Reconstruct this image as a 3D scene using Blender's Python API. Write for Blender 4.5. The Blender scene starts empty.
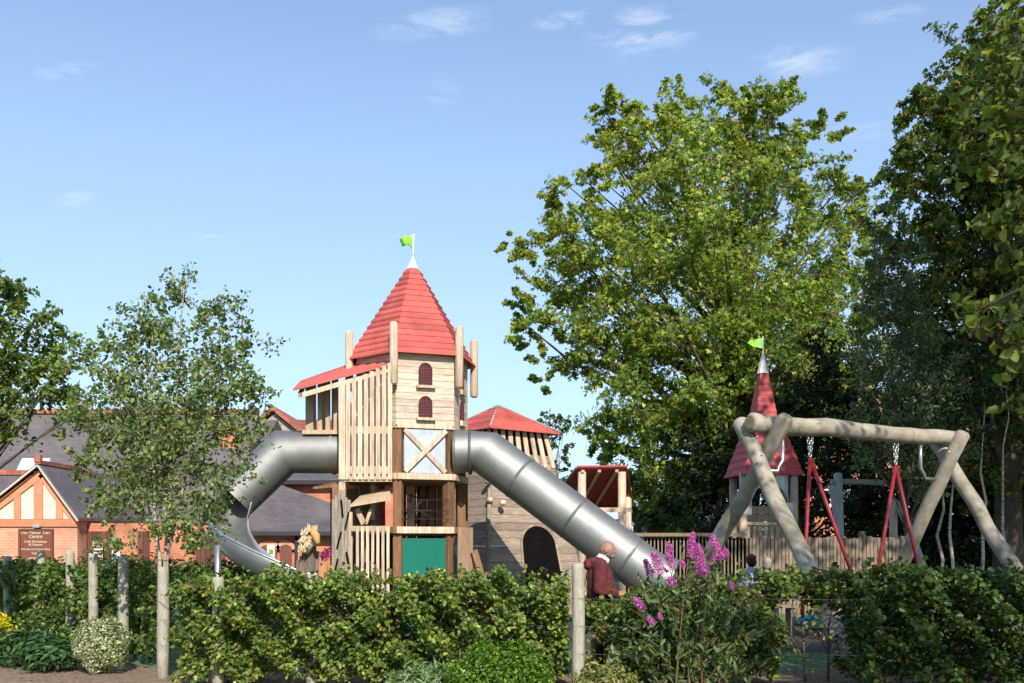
import bpy, bmesh, math, random
import numpy as np
from mathutils import Vector, Matrix
R = math.radians
S = bpy.context.scene
COL = S.collection
# ---------------------------------------------------------------- camera, sky, sun, exposure
F = 1000.0; HY = 545.0; EYE = 1.6
cd = bpy.data.cameras.new('camera'); cam = bpy.data.objects.new('camera', cd); COL.objects.link(cam)
cam.location = (0, 0, EYE); cam.rotation_euler = (R(90), 0, 0)
cd.sensor_width = 36; cd.lens = F / 1024 * 36; cd.shift_y = (HY - 341.5) / 1024
cd.clip_end = 3000; S.camera = cam
cd.dof.use_dof = True; cd.dof.focus_distance = 19; cd.dof.aperture_fstop = 3.5
SUN_AZ, SUN_EL = R(-13), R(34)           # azimuth: degrees left of straight behind the camera
to_sun = Vector((-math.sin(SUN_AZ)*math.cos(SUN_EL), -math.cos(SUN_AZ)*math.cos(SUN_EL), math.sin(SUN_EL)))
sl = bpy.data.lights.new('sun', 'SUN'); sl.energy = 4.6; sl.angle = R(0.5); sl.color = (1, .93, .82)
so = bpy.data.objects.new('sun', sl); COL.objects.link(so); so.location = (-20, -40, 40)
so.rotation_euler = to_sun.to_track_quat('Z', 'Y').to_euler()
W = bpy.data.worlds.new('World'); S.world = W; W.use_nodes = True
nt = W.node_tree; nt.nodes.clear()
out = nt.nodes.new('ShaderNodeOutputWorld'); bg = nt.nodes.new('ShaderNodeBackground')
sky = nt.nodes.new('ShaderNodeTexSky'); sky.sky_type = 'NISHITA'; sky.sun_disc = False
sky.sun_elevation = SUN_EL; sky.sun_rotation = math.atan2(to_sun.x, to_sun.y)
sky.air_density = 1.0; sky.dust_density = 0.3; sky.ozone_density = 1.6; sky.altitude = 50
bg.inputs[1].default_value = 0.13
tc = nt.nodes.new('ShaderNodeTexCoord'); mp = nt.nodes.new('ShaderNodeMapping')
sep = nt.nodes.new('ShaderNodeSeparateXYZ'); nt.links.new(tc.outputs['Generated'], sep.inputs[0])
mp.inputs['Scale'].default_value = (16, 5.0, 60.0); mp.inputs['Rotation'].default_value = (0, R(-8), 0)
mp.inputs['Location'].default_value = (1.3, 0.2, 0.6)
nt.links.new(tc.outputs['Generated'], mp.inputs[0])
nz = nt.nodes.new('ShaderNodeTexNoise'); nz.inputs['Scale'].default_value = 1.0; nz.inputs['Detail'].default_value = 9; nz.inputs['Roughness'].default_value = .66
nz.inputs['Distortion'].default_value = .5
nt.links.new(mp.outputs[0], nz.inputs['Vector'])
acc = None
for (cx_, cz_, rx_, rz_, amp) in ((.13,.512,.062,.030,1.0),(-.075,.522,.075,.018,.75),(.055,.525,.05,.012,.7),(.29,.485,.06,.022,.7),(-.445,.475,.04,.012,.5),(-.287,.311,.045,.008,.8),(-.437,.345,.03,.010,.6),(.35,.414,.05,.012,.55),(.375,.53,.05,.012,.5),(-.07,.455,.03,.02,.35)):
    # stretch (x/y, z/y) of the view direction so the wisps lie in a flat high layer
    dv = nt.nodes.new('ShaderNodeMath'); dv.operation = 'DIVIDE'; nt.links.new(sep.outputs[0], dv.inputs[0]); nt.links.new(sep.outputs[1], dv.inputs[1])
    dz_ = nt.nodes.new('ShaderNodeMath'); dz_.operation = 'DIVIDE'; nt.links.new(sep.outputs[2], dz_.inputs[0]); nt.links.new(sep.outputs[1], dz_.inputs[1])
    cbn = nt.nodes.new('ShaderNodeCombineXYZ'); nt.links.new(dv.outputs[0], cbn.inputs[0]); nt.links.new(dz_.outputs[0], cbn.inputs[1])
    m_ = nt.nodes.new('ShaderNodeMapping'); m_.vector_type = 'TEXTURE'; m_.inputs['Location'].default_value = (cx_, cz_, 0); m_.inputs['Scale'].default_value = (rx_, rz_, 1); m_.inputs['Rotation'].default_value = (0,0,.12)
    nt.links.new(cbn.outputs[0], m_.inputs[0])
    ln = nt.nodes.new('ShaderNodeVectorMath'); ln.operation = 'LENGTH'; nt.links.new(m_.outputs[0], ln.inputs[0])
    q_ = nt.nodes.new('ShaderNodeMapRange'); q_.interpolation_type = 'SMOOTHSTEP'; q_.inputs[1].default_value = 0; q_.inputs[2].default_value = 1.25; q_.inputs[3].default_value = amp; q_.inputs[4].default_value = 0
    nt.links.new(ln.outputs['Value'], q_.inputs[0])
    if acc is None: acc = q_.outputs[0]
    else:
        a_ = nt.nodes.new('ShaderNodeMath'); a_.operation = 'MAXIMUM'; nt.links.new(acc, a_.inputs[0]); nt.links.new(q_.outputs[0], a_.inputs[1]); acc = a_.outputs[0]
nr_ = nt.nodes.new('ShaderNodeMapRange'); nr_.inputs[1].default_value = .42; nr_.inputs[2].default_value = .72; nt.links.new(nz.outputs[0], nr_.inputs[0])
ad = nt.nodes.new('ShaderNodeMath'); ad.operation = 'MULTIPLY'; nt.links.new(nr_.outputs[0], ad.inputs[0]); nt.links.new(acc, ad.inputs[1])
mr = nt.nodes.new('ShaderNodeMapRange'); mr.inputs[1].default_value = .03; mr.inputs[2].default_value = .8; mr.inputs[3].default_value = 0; mr.inputs[4].default_value = .68
nt.links.new(ad.outputs[0], mr.inputs[0])
mx = nt.nodes.new('ShaderNodeMix'); mx.data_type = 'RGBA'
nt.links.new(mr.outputs[0], mx.inputs[0]); tint = nt.nodes.new('ShaderNodeVectorMath'); tint.operation = 'MULTIPLY'; tint.inputs[1].default_value = (.80,.98,1.10); nt.links.new(sky.outputs[0], tint.inputs[0]); nt.links.new(tint.outputs[0], mx.inputs[6]); mx.inputs[7].default_value = (6.5, 6.7, 7.2, 1)
# pale milky air near the horizon (thin haze of the sky itself)
hz = nt.nodes.new('ShaderNodeMapRange'); hz.inputs[1].default_value = 0.0; hz.inputs[2].default_value = .6; hz.inputs[3].default_value = .74; hz.inputs[4].default_value = .10
nt.links.new(sep.outputs[2], hz.inputs[0])
mh = nt.nodes.new('ShaderNodeMix'); mh.data_type = 'RGBA'; nt.links.new(hz.outputs[0], mh.inputs[0]); nt.links.new(mx.outputs[2], mh.inputs[6]); mh.inputs[7].default_value = (4.15, 5.25, 7.0, 1)
nt.links.new(mh.outputs[2], bg.inputs[0]); nt.links.new(bg.outputs[0], out.inputs[0])
S.view_settings.view_transform = 'Standard'; S.view_settings.look = 'None'; S.view_settings.gamma = 1
S.view_settings.exposure = 0.42
S.cycles.max_bounces = 6; S.cycles.transparent_max_bounces = 4

rng = np.random.default_rng(7); random.seed(7)
def P(px, py, d): return Vector(((px-512)*d/F, d, EYE + (HY-py)*d/F))

# ---------------------------------------------------------------- materials
MATS = {}
def mat(name, col, rough=.7, metal=0.0, var=.25, nscale=6, bump=0.0, bscale=30, stretch=(1,1,1), col2=None, spec=.4, piece=.25, thresh=None):
    if name in MATS: return MATS[name]
    m = bpy.data.materials.new(name); m.use_nodes = True; n = m.node_tree.nodes; l = m.node_tree.links
    b = n['Principled BSDF']; b.inputs['Roughness'].default_value = rough; b.inputs['Metallic'].default_value = metal
    b.inputs['Specular IOR Level'].default_value = spec
    t = n.new('ShaderNodeTexCoord'); mpn = n.new('ShaderNodeMapping'); mpn.inputs['Scale'].default_value = stretch
    l.new(t.outputs['Object'], mpn.inputs[0])
    z = n.new('ShaderNodeTexNoise'); z.inputs['Scale'].default_value = nscale; z.inputs['Detail'].default_value = 6; z.inputs['Roughness'].default_value = .65
    l.new(mpn.outputs[0], z.inputs['Vector'])
    cr = n.new('ShaderNodeValToRGB'); l.new(z.outputs[0], cr.inputs[0])
    c2 = col2 or tuple(c*(1-var) for c in col); c1 = col if col2 else tuple(min(1, c*(1+var)) for c in col)
    a, bb = thresh or (.32, .68)
    cr.color_ramp.elements[0].position = a; cr.color_ramp.elements[1].position = bb
    cr.color_ramp.elements[0].color = (*c2, 1); cr.color_ramp.elements[1].color = (*c1, 1)
    at = n.new('ShaderNodeAttribute'); at.attribute_name = 'rv'
    mrn = n.new('ShaderNodeMapRange'); mrn.inputs[3].default_value = 1-piece; mrn.inputs[4].default_value = 1+piece
    l.new(at.outputs['Fac'], mrn.inputs[0])
    mm = n.new('ShaderNodeVectorMath'); mm.operation = 'SCALE'; l.new(cr.outputs[0], mm.inputs[0]); l.new(mrn.outputs[0], mm.inputs['Scale'])
    l.new(mm.outputs[0], b.inputs['Base Color'])
    if bump:
        z2 = n.new('ShaderNodeTexNoise'); z2.inputs['Scale'].default_value = bscale; z2.inputs['Detail'].default_value = 4
        l.new(mpn.outputs[0], z2.inputs['Vector'])
        bp = n.new('ShaderNodeBump'); bp.inputs['Strength'].default_value = bump; bp.inputs['Distance'].default_value = .03
        l.new(z2.outputs[0], bp.inputs['Height']); l.new(bp.outputs[0], b.inputs['Normal'])
    MATS[name] = m; return m
larch = mat('pale_larch', (.56,.42,.30), .78, var=.34, nscale=3, stretch=(7,7,.8), bump=.12, bscale=20, piece=.17)
larchh = mat('pale_larch_boards', (.58,.455,.345), .78, var=.30, nscale=2.5, stretch=(1.2,1.2,8), bump=.12, piece=.12)
sawn = mat('sawn_posts', (.47,.34,.22), .75, var=.25, nscale=3, stretch=(6,6,.7), bump=.15, piece=.15)
brownw = mat('brown_wood', (.21,.105,.05), .7, var=.35, nscale=4, stretch=(5,5,.7), bump=.2, piece=.2)
greyw = mat('weathered_boards', (.30,.225,.17), .85, var=.35, nscale=3.5, stretch=(1.2,1.2,10), bump=.25, bscale=14, piece=.22)
greyv = mat('weathered_vertical', (.30,.25,.2), .85, var=.4, nscale=3.5, stretch=(7,7,.8), bump=.25, piece=.22)
darkw = mat('dark_fence_wood', (.24,.17,.12), .85, var=.35, nscale=4, stretch=(5,5,.8), bump=.2, piece=.25)
postw = mat('concrete_grey_post', (.45,.40,.33), .9, var=.3, nscale=7, stretch=(3,3,1), bump=.35, bscale=18, col2=(.27,.26,.19), piece=.12)
logw = mat('debarked_log', (.37,.32,.255), .72, var=.3, nscale=2.6, stretch=(1,1,1), bump=.3, bscale=11, col2=(.20,.175,.115), piece=.08, thresh=(.36,.6))
def checks(m, amt=.75, knots=True):
    n = m.node_tree.nodes; l = m.node_tree.links; b = n['Principled BSDF']; src = b.inputs['Base Color'].links[0].from_socket
    a = n.new('ShaderNodeAttribute'); a.attribute_name = 'tc'
    mp_ = n.new('ShaderNodeMapping'); mp_.inputs['Scale'].default_value = (1.0, 1.0, .28); l.new(a.outputs['Vector'], mp_.inputs[0])
    z = n.new('ShaderNodeTexNoise'); z.inputs['Scale'].default_value = 4.5; z.inputs['Detail'].default_value = 2; z.inputs['Distortion'].default_value = .3; l.new(mp_.outputs[0], z.inputs['Vector'])
    # thin dark drying cracks where the noise crosses one level
    s1 = n.new('ShaderNodeMath'); s1.operation = 'SUBTRACT'; s1.inputs[1].default_value = .56; l.new(z.outputs[0], s1.inputs[0])
    s2 = n.new('ShaderNodeMath'); s2.operation = 'ABSOLUTE'; l.new(s1.outputs[0], s2.inputs[0])
    r1 = n.new('ShaderNodeMapRange'); r1.inputs[1].default_value = 0; r1.inputs[2].default_value = .018; r1.inputs[3].default_value = amt; r1.inputs[4].default_value = 0; l.new(s2.outputs[0], r1.inputs[0])
    z3 = n.new('ShaderNodeTexNoise'); z3.inputs['Scale'].default_value = 2.0; l.new(a.outputs['Vector'], z3.inputs['Vector'])
    r3 = n.new('ShaderNodeMapRange'); r3.inputs[1].default_value = .5; r3.inputs[2].default_value = .6; l.new(z3.outputs[0], r3.inputs[0])
    mu = n.new('ShaderNodeMath'); mu.operation = 'MULTIPLY'; l.new(r1.outputs[0], mu.inputs[0]); l.new(r3.outputs[0], mu.inputs[1])
    vo = n.new('ShaderNodeTexVoronoi'); vo.inputs['Scale'].default_value = 1.6; l.new(a.outputs['Vector'], vo.inputs['Vector'])
    r2 = n.new('ShaderNodeMapRange'); r2.inputs[1].default_value = .06; r2.inputs[2].default_value = .13; r2.inputs[3].default_value = .7 if knots else 0; r2.inputs[4].default_value = 0; l.new(vo.outputs['Distance'], r2.inputs[0])
    mxm = n.new('ShaderNodeMath'); mxm.operation = 'MAXIMUM'; l.new(mu.outputs[0], mxm.inputs[0]); l.new(r2.outputs[0], mxm.inputs[1])
    mm_ = n.new('ShaderNodeMix'); mm_.data_type = 'RGBA'; l.new(mxm.outputs[0], mm_.inputs[0]); l.new(src, mm_.inputs[6]); mm_.inputs[7].default_value = (.09,.06,.035,1)
    l.new(mm_.outputs[2], b.inputs['Base Color'])
checks(logw); checks(postw, .8, False)
redr = mat('red_roof_boards', (.50,.10,.08), .62, var=.22, nscale=2.5, bump=.1, piece=.17)
redk = mat('crimson_roof_boards', (.42,.055,.055), .6, var=.14, nscale=5, piece=.1)
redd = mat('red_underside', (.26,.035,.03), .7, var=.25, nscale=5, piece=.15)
winred = mat('dark_red_panel', (.05,.005,.008), .6, var=.2)
grid = mat('pale_red_mesh', (.17,.035,.035), .5)
steel = mat('stainless_steel', (.30,.30,.285), .58, .85, var=.12, nscale=3, stretch=(1,1,1), bump=.05, bscale=6, piece=.05)
steelr = mat('dull_steel_flange', (.22,.22,.21), .6, .8)
galv = mat('galvanised_sheet', (.42,.46,.49), .6, .5, var=.14, nscale=5, piece=.05)
galvp = mat('galvanised_pipe', (.55,.56,.56), .4, .9, var=.1)
black = mat('opening_shade_black', (.008,.007,.007), 1.0, spec=0)  # flat black that stands for shade inside openings
teal = mat('teal_green_panel', (.0,.14,.095), .45, var=.12, nscale=2)
brick = None
def brickmat(name, c1, c2, mortar, sc=1.0):
    m = bpy.data.materials.new(name); m.use_nodes = True; n = m.node_tree.nodes; l = m.node_tree.links
    b = n['Principled BSDF']; b.inputs['Roughness'].default_value = .85
    t = n.new('ShaderNodeTexCoord'); sp = n.new('ShaderNodeSeparateXYZ'); cb = n.new('ShaderNodeCombineXYZ')
    l.new(t.outputs['Object'], sp.inputs[0])
    ad2 = n.new('ShaderNodeMath'); ad2.operation = 'ADD'; l.new(sp.outputs[0], ad2.inputs[0]); l.new(sp.outputs[1], ad2.inputs[1])
    l.new(ad2.outputs[0], cb.inputs[0]); l.new(sp.outputs[2], cb.inputs[1])
    bt = n.new('ShaderNodeTexBrick'); bt.inputs['Scale'].default_value = sc
    bt.inputs['Brick Width'].default_value = .24; bt.inputs['Row Height'].default_value = .08; bt.inputs['Mortar Size'].default_value = .007
    bt.inputs['Color1'].default_value = (*c1,1); bt.inputs['Color2'].default_value = (*c2,1); bt.inputs['Mortar'].default_value = (*mortar,1)
    l.new(cb.outputs[0], bt.inputs['Vector'])
    z = n.new('ShaderNodeTexNoise'); z.inputs['Scale'].default_value = 1.7; z.inputs['Detail'].default_value = 6; l.new(t.outputs['Object'], z.inputs['Vector'])
    mr3 = n.new('ShaderNodeMapRange'); mr3.inputs[1].default_value=.3; mr3.inputs[2].default_value=.7; mr3.inputs[3].default_value = .72; mr3.inputs[4].default_value = 1.2; l.new(z.outputs[0], mr3.inputs[0])
    v = n.new('ShaderNodeVectorMath'); v.operation = 'SCALE'; l.new(bt.outputs[0], v.inputs[0]); l.new(mr3.outputs[0], v.inputs['Scale'])
    l.new(v.outputs[0], b.inputs['Base Color']); return m
brick = brickmat('orange_brick', (.60,.20,.095), (.50,.155,.075), (.42,.27,.19))
brickp = brickmat('pale_orange_brick', (.68,.29,.17), (.60,.24,.14), (.6,.42,.32))
def slatemat():
    m = bpy.data.materials.new('slate_tiles'); m.use_nodes = True; n = m.node_tree.nodes; l = m.node_tree.links
    b = n['Principled BSDF']; b.inputs['Roughness'].default_value = .6
    t = n.new('ShaderNodeTexCoord'); bt = n.new('ShaderNodeTexBrick'); bt.inputs['Scale'].default_value = 1
    sp = n.new('ShaderNodeSeparateXYZ'); cb = n.new('ShaderNodeCombineXYZ'); l.new(t.outputs['Object'], sp.inputs[0])
    l.new(sp.outputs[0], cb.inputs[0]); l.new(sp.outputs[2], cb.inputs[1])
    bt.inputs['Brick Width'].default_value = .2; bt.inputs['Row Height'].default_value = .075; bt.inputs['Mortar Size'].default_value = .006
    bt.inputs['Color1'].default_value = (.135,.113,.118,1); bt.inputs['Color2'].default_value = (.10,.084,.088,1); bt.inputs['Mortar'].default_value = (.07,.06,.063,1)
    l.new(cb.outputs[0], bt.inputs['Vector'])
    z = n.new('ShaderNodeTexNoise'); z.inputs['Scale'].default_value = .9; z.inputs['Detail'].default_value = 7; z.inputs['Roughness'].default_value=.7; l.new(t.outputs['Object'], z.inputs['Vector'])
    cr = n.new('ShaderNodeValToRGB'); cr.color_ramp.elements[0].position = .42; cr.color_ramp.elements[1].position = .75
    cr.color_ramp.elements[0].color = (0,0,0,1); cr.color_ramp.elements[1].color=(.6,.6,.6,1); l.new(z.outputs[0], cr.inputs[0])
    mxx = n.new('ShaderNodeMix'); mxx.data_type='RGBA'; l.new(cr.outputs[0], mxx.inputs[0]); l.new(bt.outputs[0], mxx.inputs[6]); mxx.inputs[7].default_value=(.20,.175,.155,1)
    l.new(mxx.outputs[2], b.inputs['Base Color']); return m
slate = slatemat()
orpaint = mat('orange_render', (.72,.27,.14), .8, var=.12, nscale=4)
cream = mat('cream_render', (.50,.42,.36), .9, var=.12, nscale=3)
terra = mat('terracotta_ridge', (.34,.115,.07), .85, var=.35, nscale=3)
doorb = mat('brown_painted_door', (.13,.045,.03), .6, var=.2, stretch=(8,8,.6))
signb = mat('brown_sign', (.25,.075,.035), .5, var=.08)
signt = mat('cream_lettering', (.75,.6,.45), .6, var=.02)
white = mat('white_paint', (.75,.75,.72), .6, var=.06)
glass = mat('window_glass', (.03,.035,.04), .1, spec=.8)
bark = mat('dark_bark', (.085,.065,.045), .95, var=.35, nscale=5, stretch=(3,3,.7), bump=.5, bscale=12)
birchb = mat('birch_bark', (.42,.36,.29), .8, var=.3, nscale=7, stretch=(.6,.6,5), bump=.2, col2=(.16,.10,.07), thresh=(.38,.5))
twig = mat('brown_twig', (.11,.075,.045), .9, var=.3)
leadm = mat('lead_flashing', (.3,.3,.29), .7)

# ---------------------------------------------------------------- mesh helper
class MB:
    def __init__(s): s.bm = bmesh.new(); s.l = s.bm.faces.layers.float.new('rv'); s.tc = s.bm.verts.layers.float_vector.new('tc')
    def _mark(s, faces, v=None, smooth=False):
        v = random.random() if v is None else v
        for f in faces: f[s.l] = v; f.smooth = smooth
    def hexa(s, pts, v=None):
        vs = [s.bm.verts.new(p) for p in pts]
        fs = [s.bm.faces.new([vs[i] for i in q]) for q in ((0,3,2,1),(4,5,6,7),(0,1,5,4),(1,2,6,5),(2,3,7,6),(3,0,4,7))]
        s._mark(fs, v); return s
    def box(s, c, size, rot=None, v=None):
        hx, hy, hz = [a/2 for a in size]; c = Vector(c)
        pts = [Vector(p) for p in ((-hx,-hy,-hz),(hx,-hy,-hz),(hx,hy,-hz),(-hx,hy,-hz),(-hx,-hy,hz),(hx,-hy,hz),(hx,hy,hz),(-hx,hy,hz))]
        if rot is not None: pts = [rot @ p for p in pts]
        return s.hexa([c+p for p in pts], v)
    def beam(s, a, b, w, h, side=None, v=None):
        a, b = Vector(a), Vector(b); d = (b-a); L = d.length; z = d.normalized()
        x = Vector(side) if side is not None else (Vector((0,-1,0)).cross(z) if abs(z.y) < .95 else Vector((1,0,0)))
        x = (x - z*x.dot(z)).normalized(); y = z.cross(x)
        M = Matrix((x, y, z)).transposed()
        return s.box((a+b)/2, (w, h, L), M, v)
    def tube(s, pts, r, n=10, caps=True, v=None, arc=None, up=None, smooth=True):
        pts = [Vector(p) for p in pts]; rs = r if isinstance(r, (list, tuple)) else [r]*len(pts)
        rings = []; prev = None; dist = random.random()*9
        for i, p in enumerate(pts):
            t = (pts[min(i+1, len(pts)-1)] - pts[max(i-1, 0)]).normalized()
            t1 = (pts[i]-pts[i-1]).normalized() if i > 0 else t; t2 = (pts[i+1]-pts[i]).normalized() if i < len(pts)-1 else t
            if up is not None: x = Vector(up).cross(t)
            elif prev is None: x = (Vector((0,0,1)) if abs(t.z) < .9 else Vector((1,0,0))).cross(t)
            else: x = prev - t*prev.dot(t)
            x.normalize(); prev = x; y = t.cross(x)
            if i > 0: dist += (pts[i]-pts[i-1]).length
            st = 1/max(.5, t.dot(t2)) if (i > 0 and i < len(pts)-1) else 1
            bend = (t2 - t1); bend = bend - t*bend.dot(t); bd = bend.normalized() if bend.length > 1e-4 else None
            ring = []
            for k in range(n):
                a = 2*math.pi*k/n if arc is None else arc[0] + (arc[1]-arc[0])*k/(n-1)
                o = x*math.cos(a) + y*math.sin(a)
                if bd is not None and st > 1.01: o = o + bd*o.dot(bd)*(st-1)
                nv = s.bm.verts.new(p + o*rs[i]); nv[s.tc] = Vector((math.cos(a), math.sin(a), dist)); ring.append(nv)
            rings.append(ring)
        fs = []
        for i in range(len(rings)-1):
            for k in range(n if arc is None else n-1):
                k2 = (k+1) % n
                fs.append(s.bm.faces.new((rings[i][k], rings[i][k2], rings[i+1][k2], rings[i+1][k])))
        v = random.random() if v is None else v
        s._mark(fs, v, smooth)
        if caps and arc is None:
            s._mark([s.bm.faces.new(list(reversed(rings[0]))), s.bm.faces.new(rings[-1])], v)
        return s
    def prism(s, poly, ext, v=None):
        """poly: planar list of points, ext: extrusion vector"""
        a = [s.bm.verts.new(p) for p in poly]; b = [s.bm.verts.new(Vector(p)+Vector(ext)) for p in poly]
        n = len(a); fs = [s.bm.faces.new(a), s.bm.faces.new(list(reversed(b)))]
        for i in range(n): fs.append(s.bm.faces.new((a[i], b[i], b[(i+1)%n], a[(i+1)%n])))
        s._mark(fs, v); return s
    def ball(s, c, r, sub=2, v=None):
        r = r if isinstance(r, (tuple, list)) else (r, r, r)
        g = bmesh.ops.create_icosphere(s.bm, subdivisions=sub, radius=1)
        fs = set()
        for ve in g['verts']:
            ve.co = Vector((ve.co.x*r[0], ve.co.y*r[1], ve.co.z*r[2])) + Vector(c)
            fs.update(ve.link_faces)
        s._mark(fs, v, True); return s
    def build(s, name, m, parent=None, bevel=0, **props):
        me = bpy.data.meshes.new(name); bmesh.ops.recalc_face_normals(s.bm, faces=s.bm.faces)
        s.bm.to_mesh(me); s.bm.free(); me.materials.append(m)
        o = bpy.data.objects.new(name, me); COL.objects.link(o)
        if parent is not None:
            o.parent = parent; o.matrix_parent_inverse = parent.matrix_basis.inverted()
        for k, vv in props.items(): o[k] = vv
        if bevel:
            bv = o.modifiers.new('bevel', 'BEVEL'); bv.width = bevel; bv.segments = 2; bv.limit_method = 'ANGLE'
        return o
def thing(name, label, cat, loc=(0,0,0), group=None):
    o = bpy.data.objects.new(name, None); COL.objects.link(o); o.location = loc; o.empty_display_size = .2
    o['label'] = label; o['category'] = cat
    if group: o['group'] = group
    return o
def tag(o, label, cat, group=None, kind=None):
    if label: o['label'] = label
    if cat: o['category'] = cat
    if group: o['group'] = group
    if kind: o['kind'] = kind
    return o

# ---------------------------------------------------------------- foliage
def leafmat(name, trans=.42, rough=.5, spec=.35):
    m = bpy.data.materials.new(name); m.use_nodes = True; n = m.node_tree.nodes; l = m.node_tree.links
    b = n['Principled BSDF']; b.inputs['Roughness'].default_value = rough; b.inputs['Specular IOR Level'].default_value = spec
    a = n.new('ShaderNodeAttribute'); a.attribute_name = 'leafcol'; l.new(a.outputs['Color'], b.inputs['Base Color'])
    tr = n.new('ShaderNodeBsdfTranslucent'); sc = n.new('ShaderNodeVectorMath'); sc.operation = 'MULTIPLY'; sc.inputs[1].default_value = (1.7,1.75,.6)
    l.new(a.outputs['Color'], sc.inputs[0]); l.new(sc.outputs[0], tr.inputs[0])
    mxs = n.new('ShaderNodeMixShader'); mxs.inputs[0].default_value = trans
    l.new(b.outputs[0], mxs.inputs[1]); l.new(tr.outputs[0], mxs.inputs[2]); l.new(mxs.outputs[0], n['Material Output'].inputs[0])
    return m
LM = leafmat('leaf'); LMg = leafmat('glossy_leaf', .34, .42, .4)
def unit(a): return a / np.maximum(np.linalg.norm(a, axis=1, keepdims=True), 1e-6)
def leaves(name, pts, out, size, palette, weights=None, parent=None, upb=.6, rnd=.8, aspect=.55, m=None, fold=.25, sizevar=.35, bright=.28, shape='leaf', colidx=None, **props):
    """a mesh of small folded leaves; each leaf has its own colour from the palette"""
    n = len(pts); pts = np.asarray(pts, float)
    nrm = unit(np.asarray(out)*.6 + np.array([0,0,upb]) + rng.normal(0, rnd, (n,3))*.7)
    t = rng.normal(0,1,(n,3)); t[:,2] -= .5
    t = unit(t - nrm*np.sum(t*nrm,1,keepdims=True)); b = np.cross(nrm, t)
    sz = size*(1+rng.uniform(-sizevar, sizevar, n))[:,None]
    w = sz*aspect
    if shape == 'leaf':   # base, two left, tip, two right with a folded midrib
        prof = [(0,0,0),(.3,.5,fold),(.72,.38,fold*.8),(1,0,-.05),(.72,-.38,fold*.8),(.3,-.5,fold)]
        V = np.stack([pts + t*(u-.5)*sz + b*vv*w + nrm*h*w for u,vv,h in prof], 1).reshape(-1,3)
        base = (np.arange(n)*6)[:,None]
        Fq = np.concatenate([base+np.array([[0,1,2,3]]), base+np.array([[0,3,4,5]])], 1).reshape(-1,4); per = 2
    elif shape == 'palm':  # three leaflets, fan
        ang = [-.95, 0, .95]; VV = []
        for a in ang:
            d1 = t*math.cos(a) + b*math.sin(a); d2 = -t*math.sin(a) + b*math.cos(a)
            L = sz*(1 if a == 0 else .85)
            VV += [pts, pts + d1*L*.6 + d2*w*.32, pts + d1*L - nrm*L*.2, pts + d1*L*.6 - d2*w*.32]
        V = np.stack(VV, 1).reshape(-1,3); base = (np.arange(n)*12)[:,None]
        Fq = np.concatenate([base+np.array([[4*k,4*k+1,4*k+2,4*k+3]]) for k in range(3)], 1).reshape(-1,4); per = 3
    else:
        prof = [(0,0,0),(.5,.5,fold),(1,0,0),(.5,-.5,fold)]
        V = np.stack([pts + t*(u-.5)*sz + b*vv*w + nrm*h*w for u,vv,h in prof], 1).reshape(-1,3)
        Fq = (np.arange(n)*4)[:,None] + np.array([[0,1,2,3]]); per = 1
    me = bpy.data.meshes.new(name); me.vertices.add(len(V)); me.vertices.foreach_set('co', V.astype(np.float32).ravel())
    nf = len(Fq); me.loops.add(nf*4); me.loops.foreach_set('vertex_index', Fq.astype(np.int32).ravel())
    me.polygons.add(nf); me.polygons.foreach_set('loop_start', (np.arange(nf)*4).astype(np.int32)); 
    me.update(calc_edges=True); me.validate()
    pal = np.array(palette, float); pw = None if weights is None else np.array(weights)/sum(weights)
    ci = rng.choice(len(pal), n, p=pw) if colidx is None else colidx
    c = pal[ci]*(1+rng.normal(0, bright, (n,1)))*(1+rng.normal(0,.06,(n,3)))
    c = np.clip(c, .004, .9); C4 = np.concatenate([np.repeat(c, per, 0), np.ones((n*per,1))], 1)
    at = me.attributes.new('leafcol', 'FLOAT_COLOR', 'FACE'); at.data.foreach_set('color', C4.astype(np.float32).ravel())
    me.materials.append(m or LM)
    o = bpy.data.objects.new(name, me); COL.objects.link(o)
    if parent is not None: o.parent = parent; o.matrix_parent_inverse = parent.matrix_basis.inverted()
    for k, v in props.items(): o[k] = v
    return o
SPRAY = {}
def clumped(lobes, nclump, nleaf, crad=.25, shell=.55, flat=.7):
    """leaves set along sprays (short leafy shoots) that fan out of each lobe; returns points, outward dirs, spray centres"""
    P_, O_, CC, TW = [], [], [], []
    tot = sum(r**2 for c, r in lobes)
    for c, r in lobes:
        k = max(5, int(nclump*r*r/tot)); c = np.array(c)
        d = unit(rng.normal(0,1,(k,3))); rr = r*(shell + (1-shell)*rng.random(k)**.6)*(.85+.3*rng.random(k))
        cc = c + d*rr[:,None]*np.array([1,1,.92]); CC.append(cc)
        m = max(5, int(nleaf*r*r/tot/k))
        s = np.maximum(crad*r, .12 if r < .8 else .25)*(.6+.8*rng.random(k))
        ax = unit(d + rng.normal(0,.45,(k,3)) + np.array([0,0,.15]))
        u = rng.uniform(-1.1,1.5,(k,m,1)); w = (1.15-.5*np.abs(u-.1))
        p = cc[:,None,:] + ax[:,None,:]*u*s[:,None,None] + rng.normal(0,1,(k,m,3))*np.array([1,1,flat])*s[:,None,None]*.36*w - np.array([0,0,1])*(u**2)*s[:,None,None]*.12
        p = p.reshape(-1,3); P_.append(p); O_.append(unit(p-c)); TW += [(cc[i]-ax[i]*s[i]*1.2, cc[i]+ax[i]*s[i]*1.25) for i in range(k)]
    CCc = np.concatenate(CC); SPRAY[id(CCc)] = TW; SPRAY['last'] = TW
    return np.concatenate(P_), np.concatenate(O_), CCc
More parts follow.
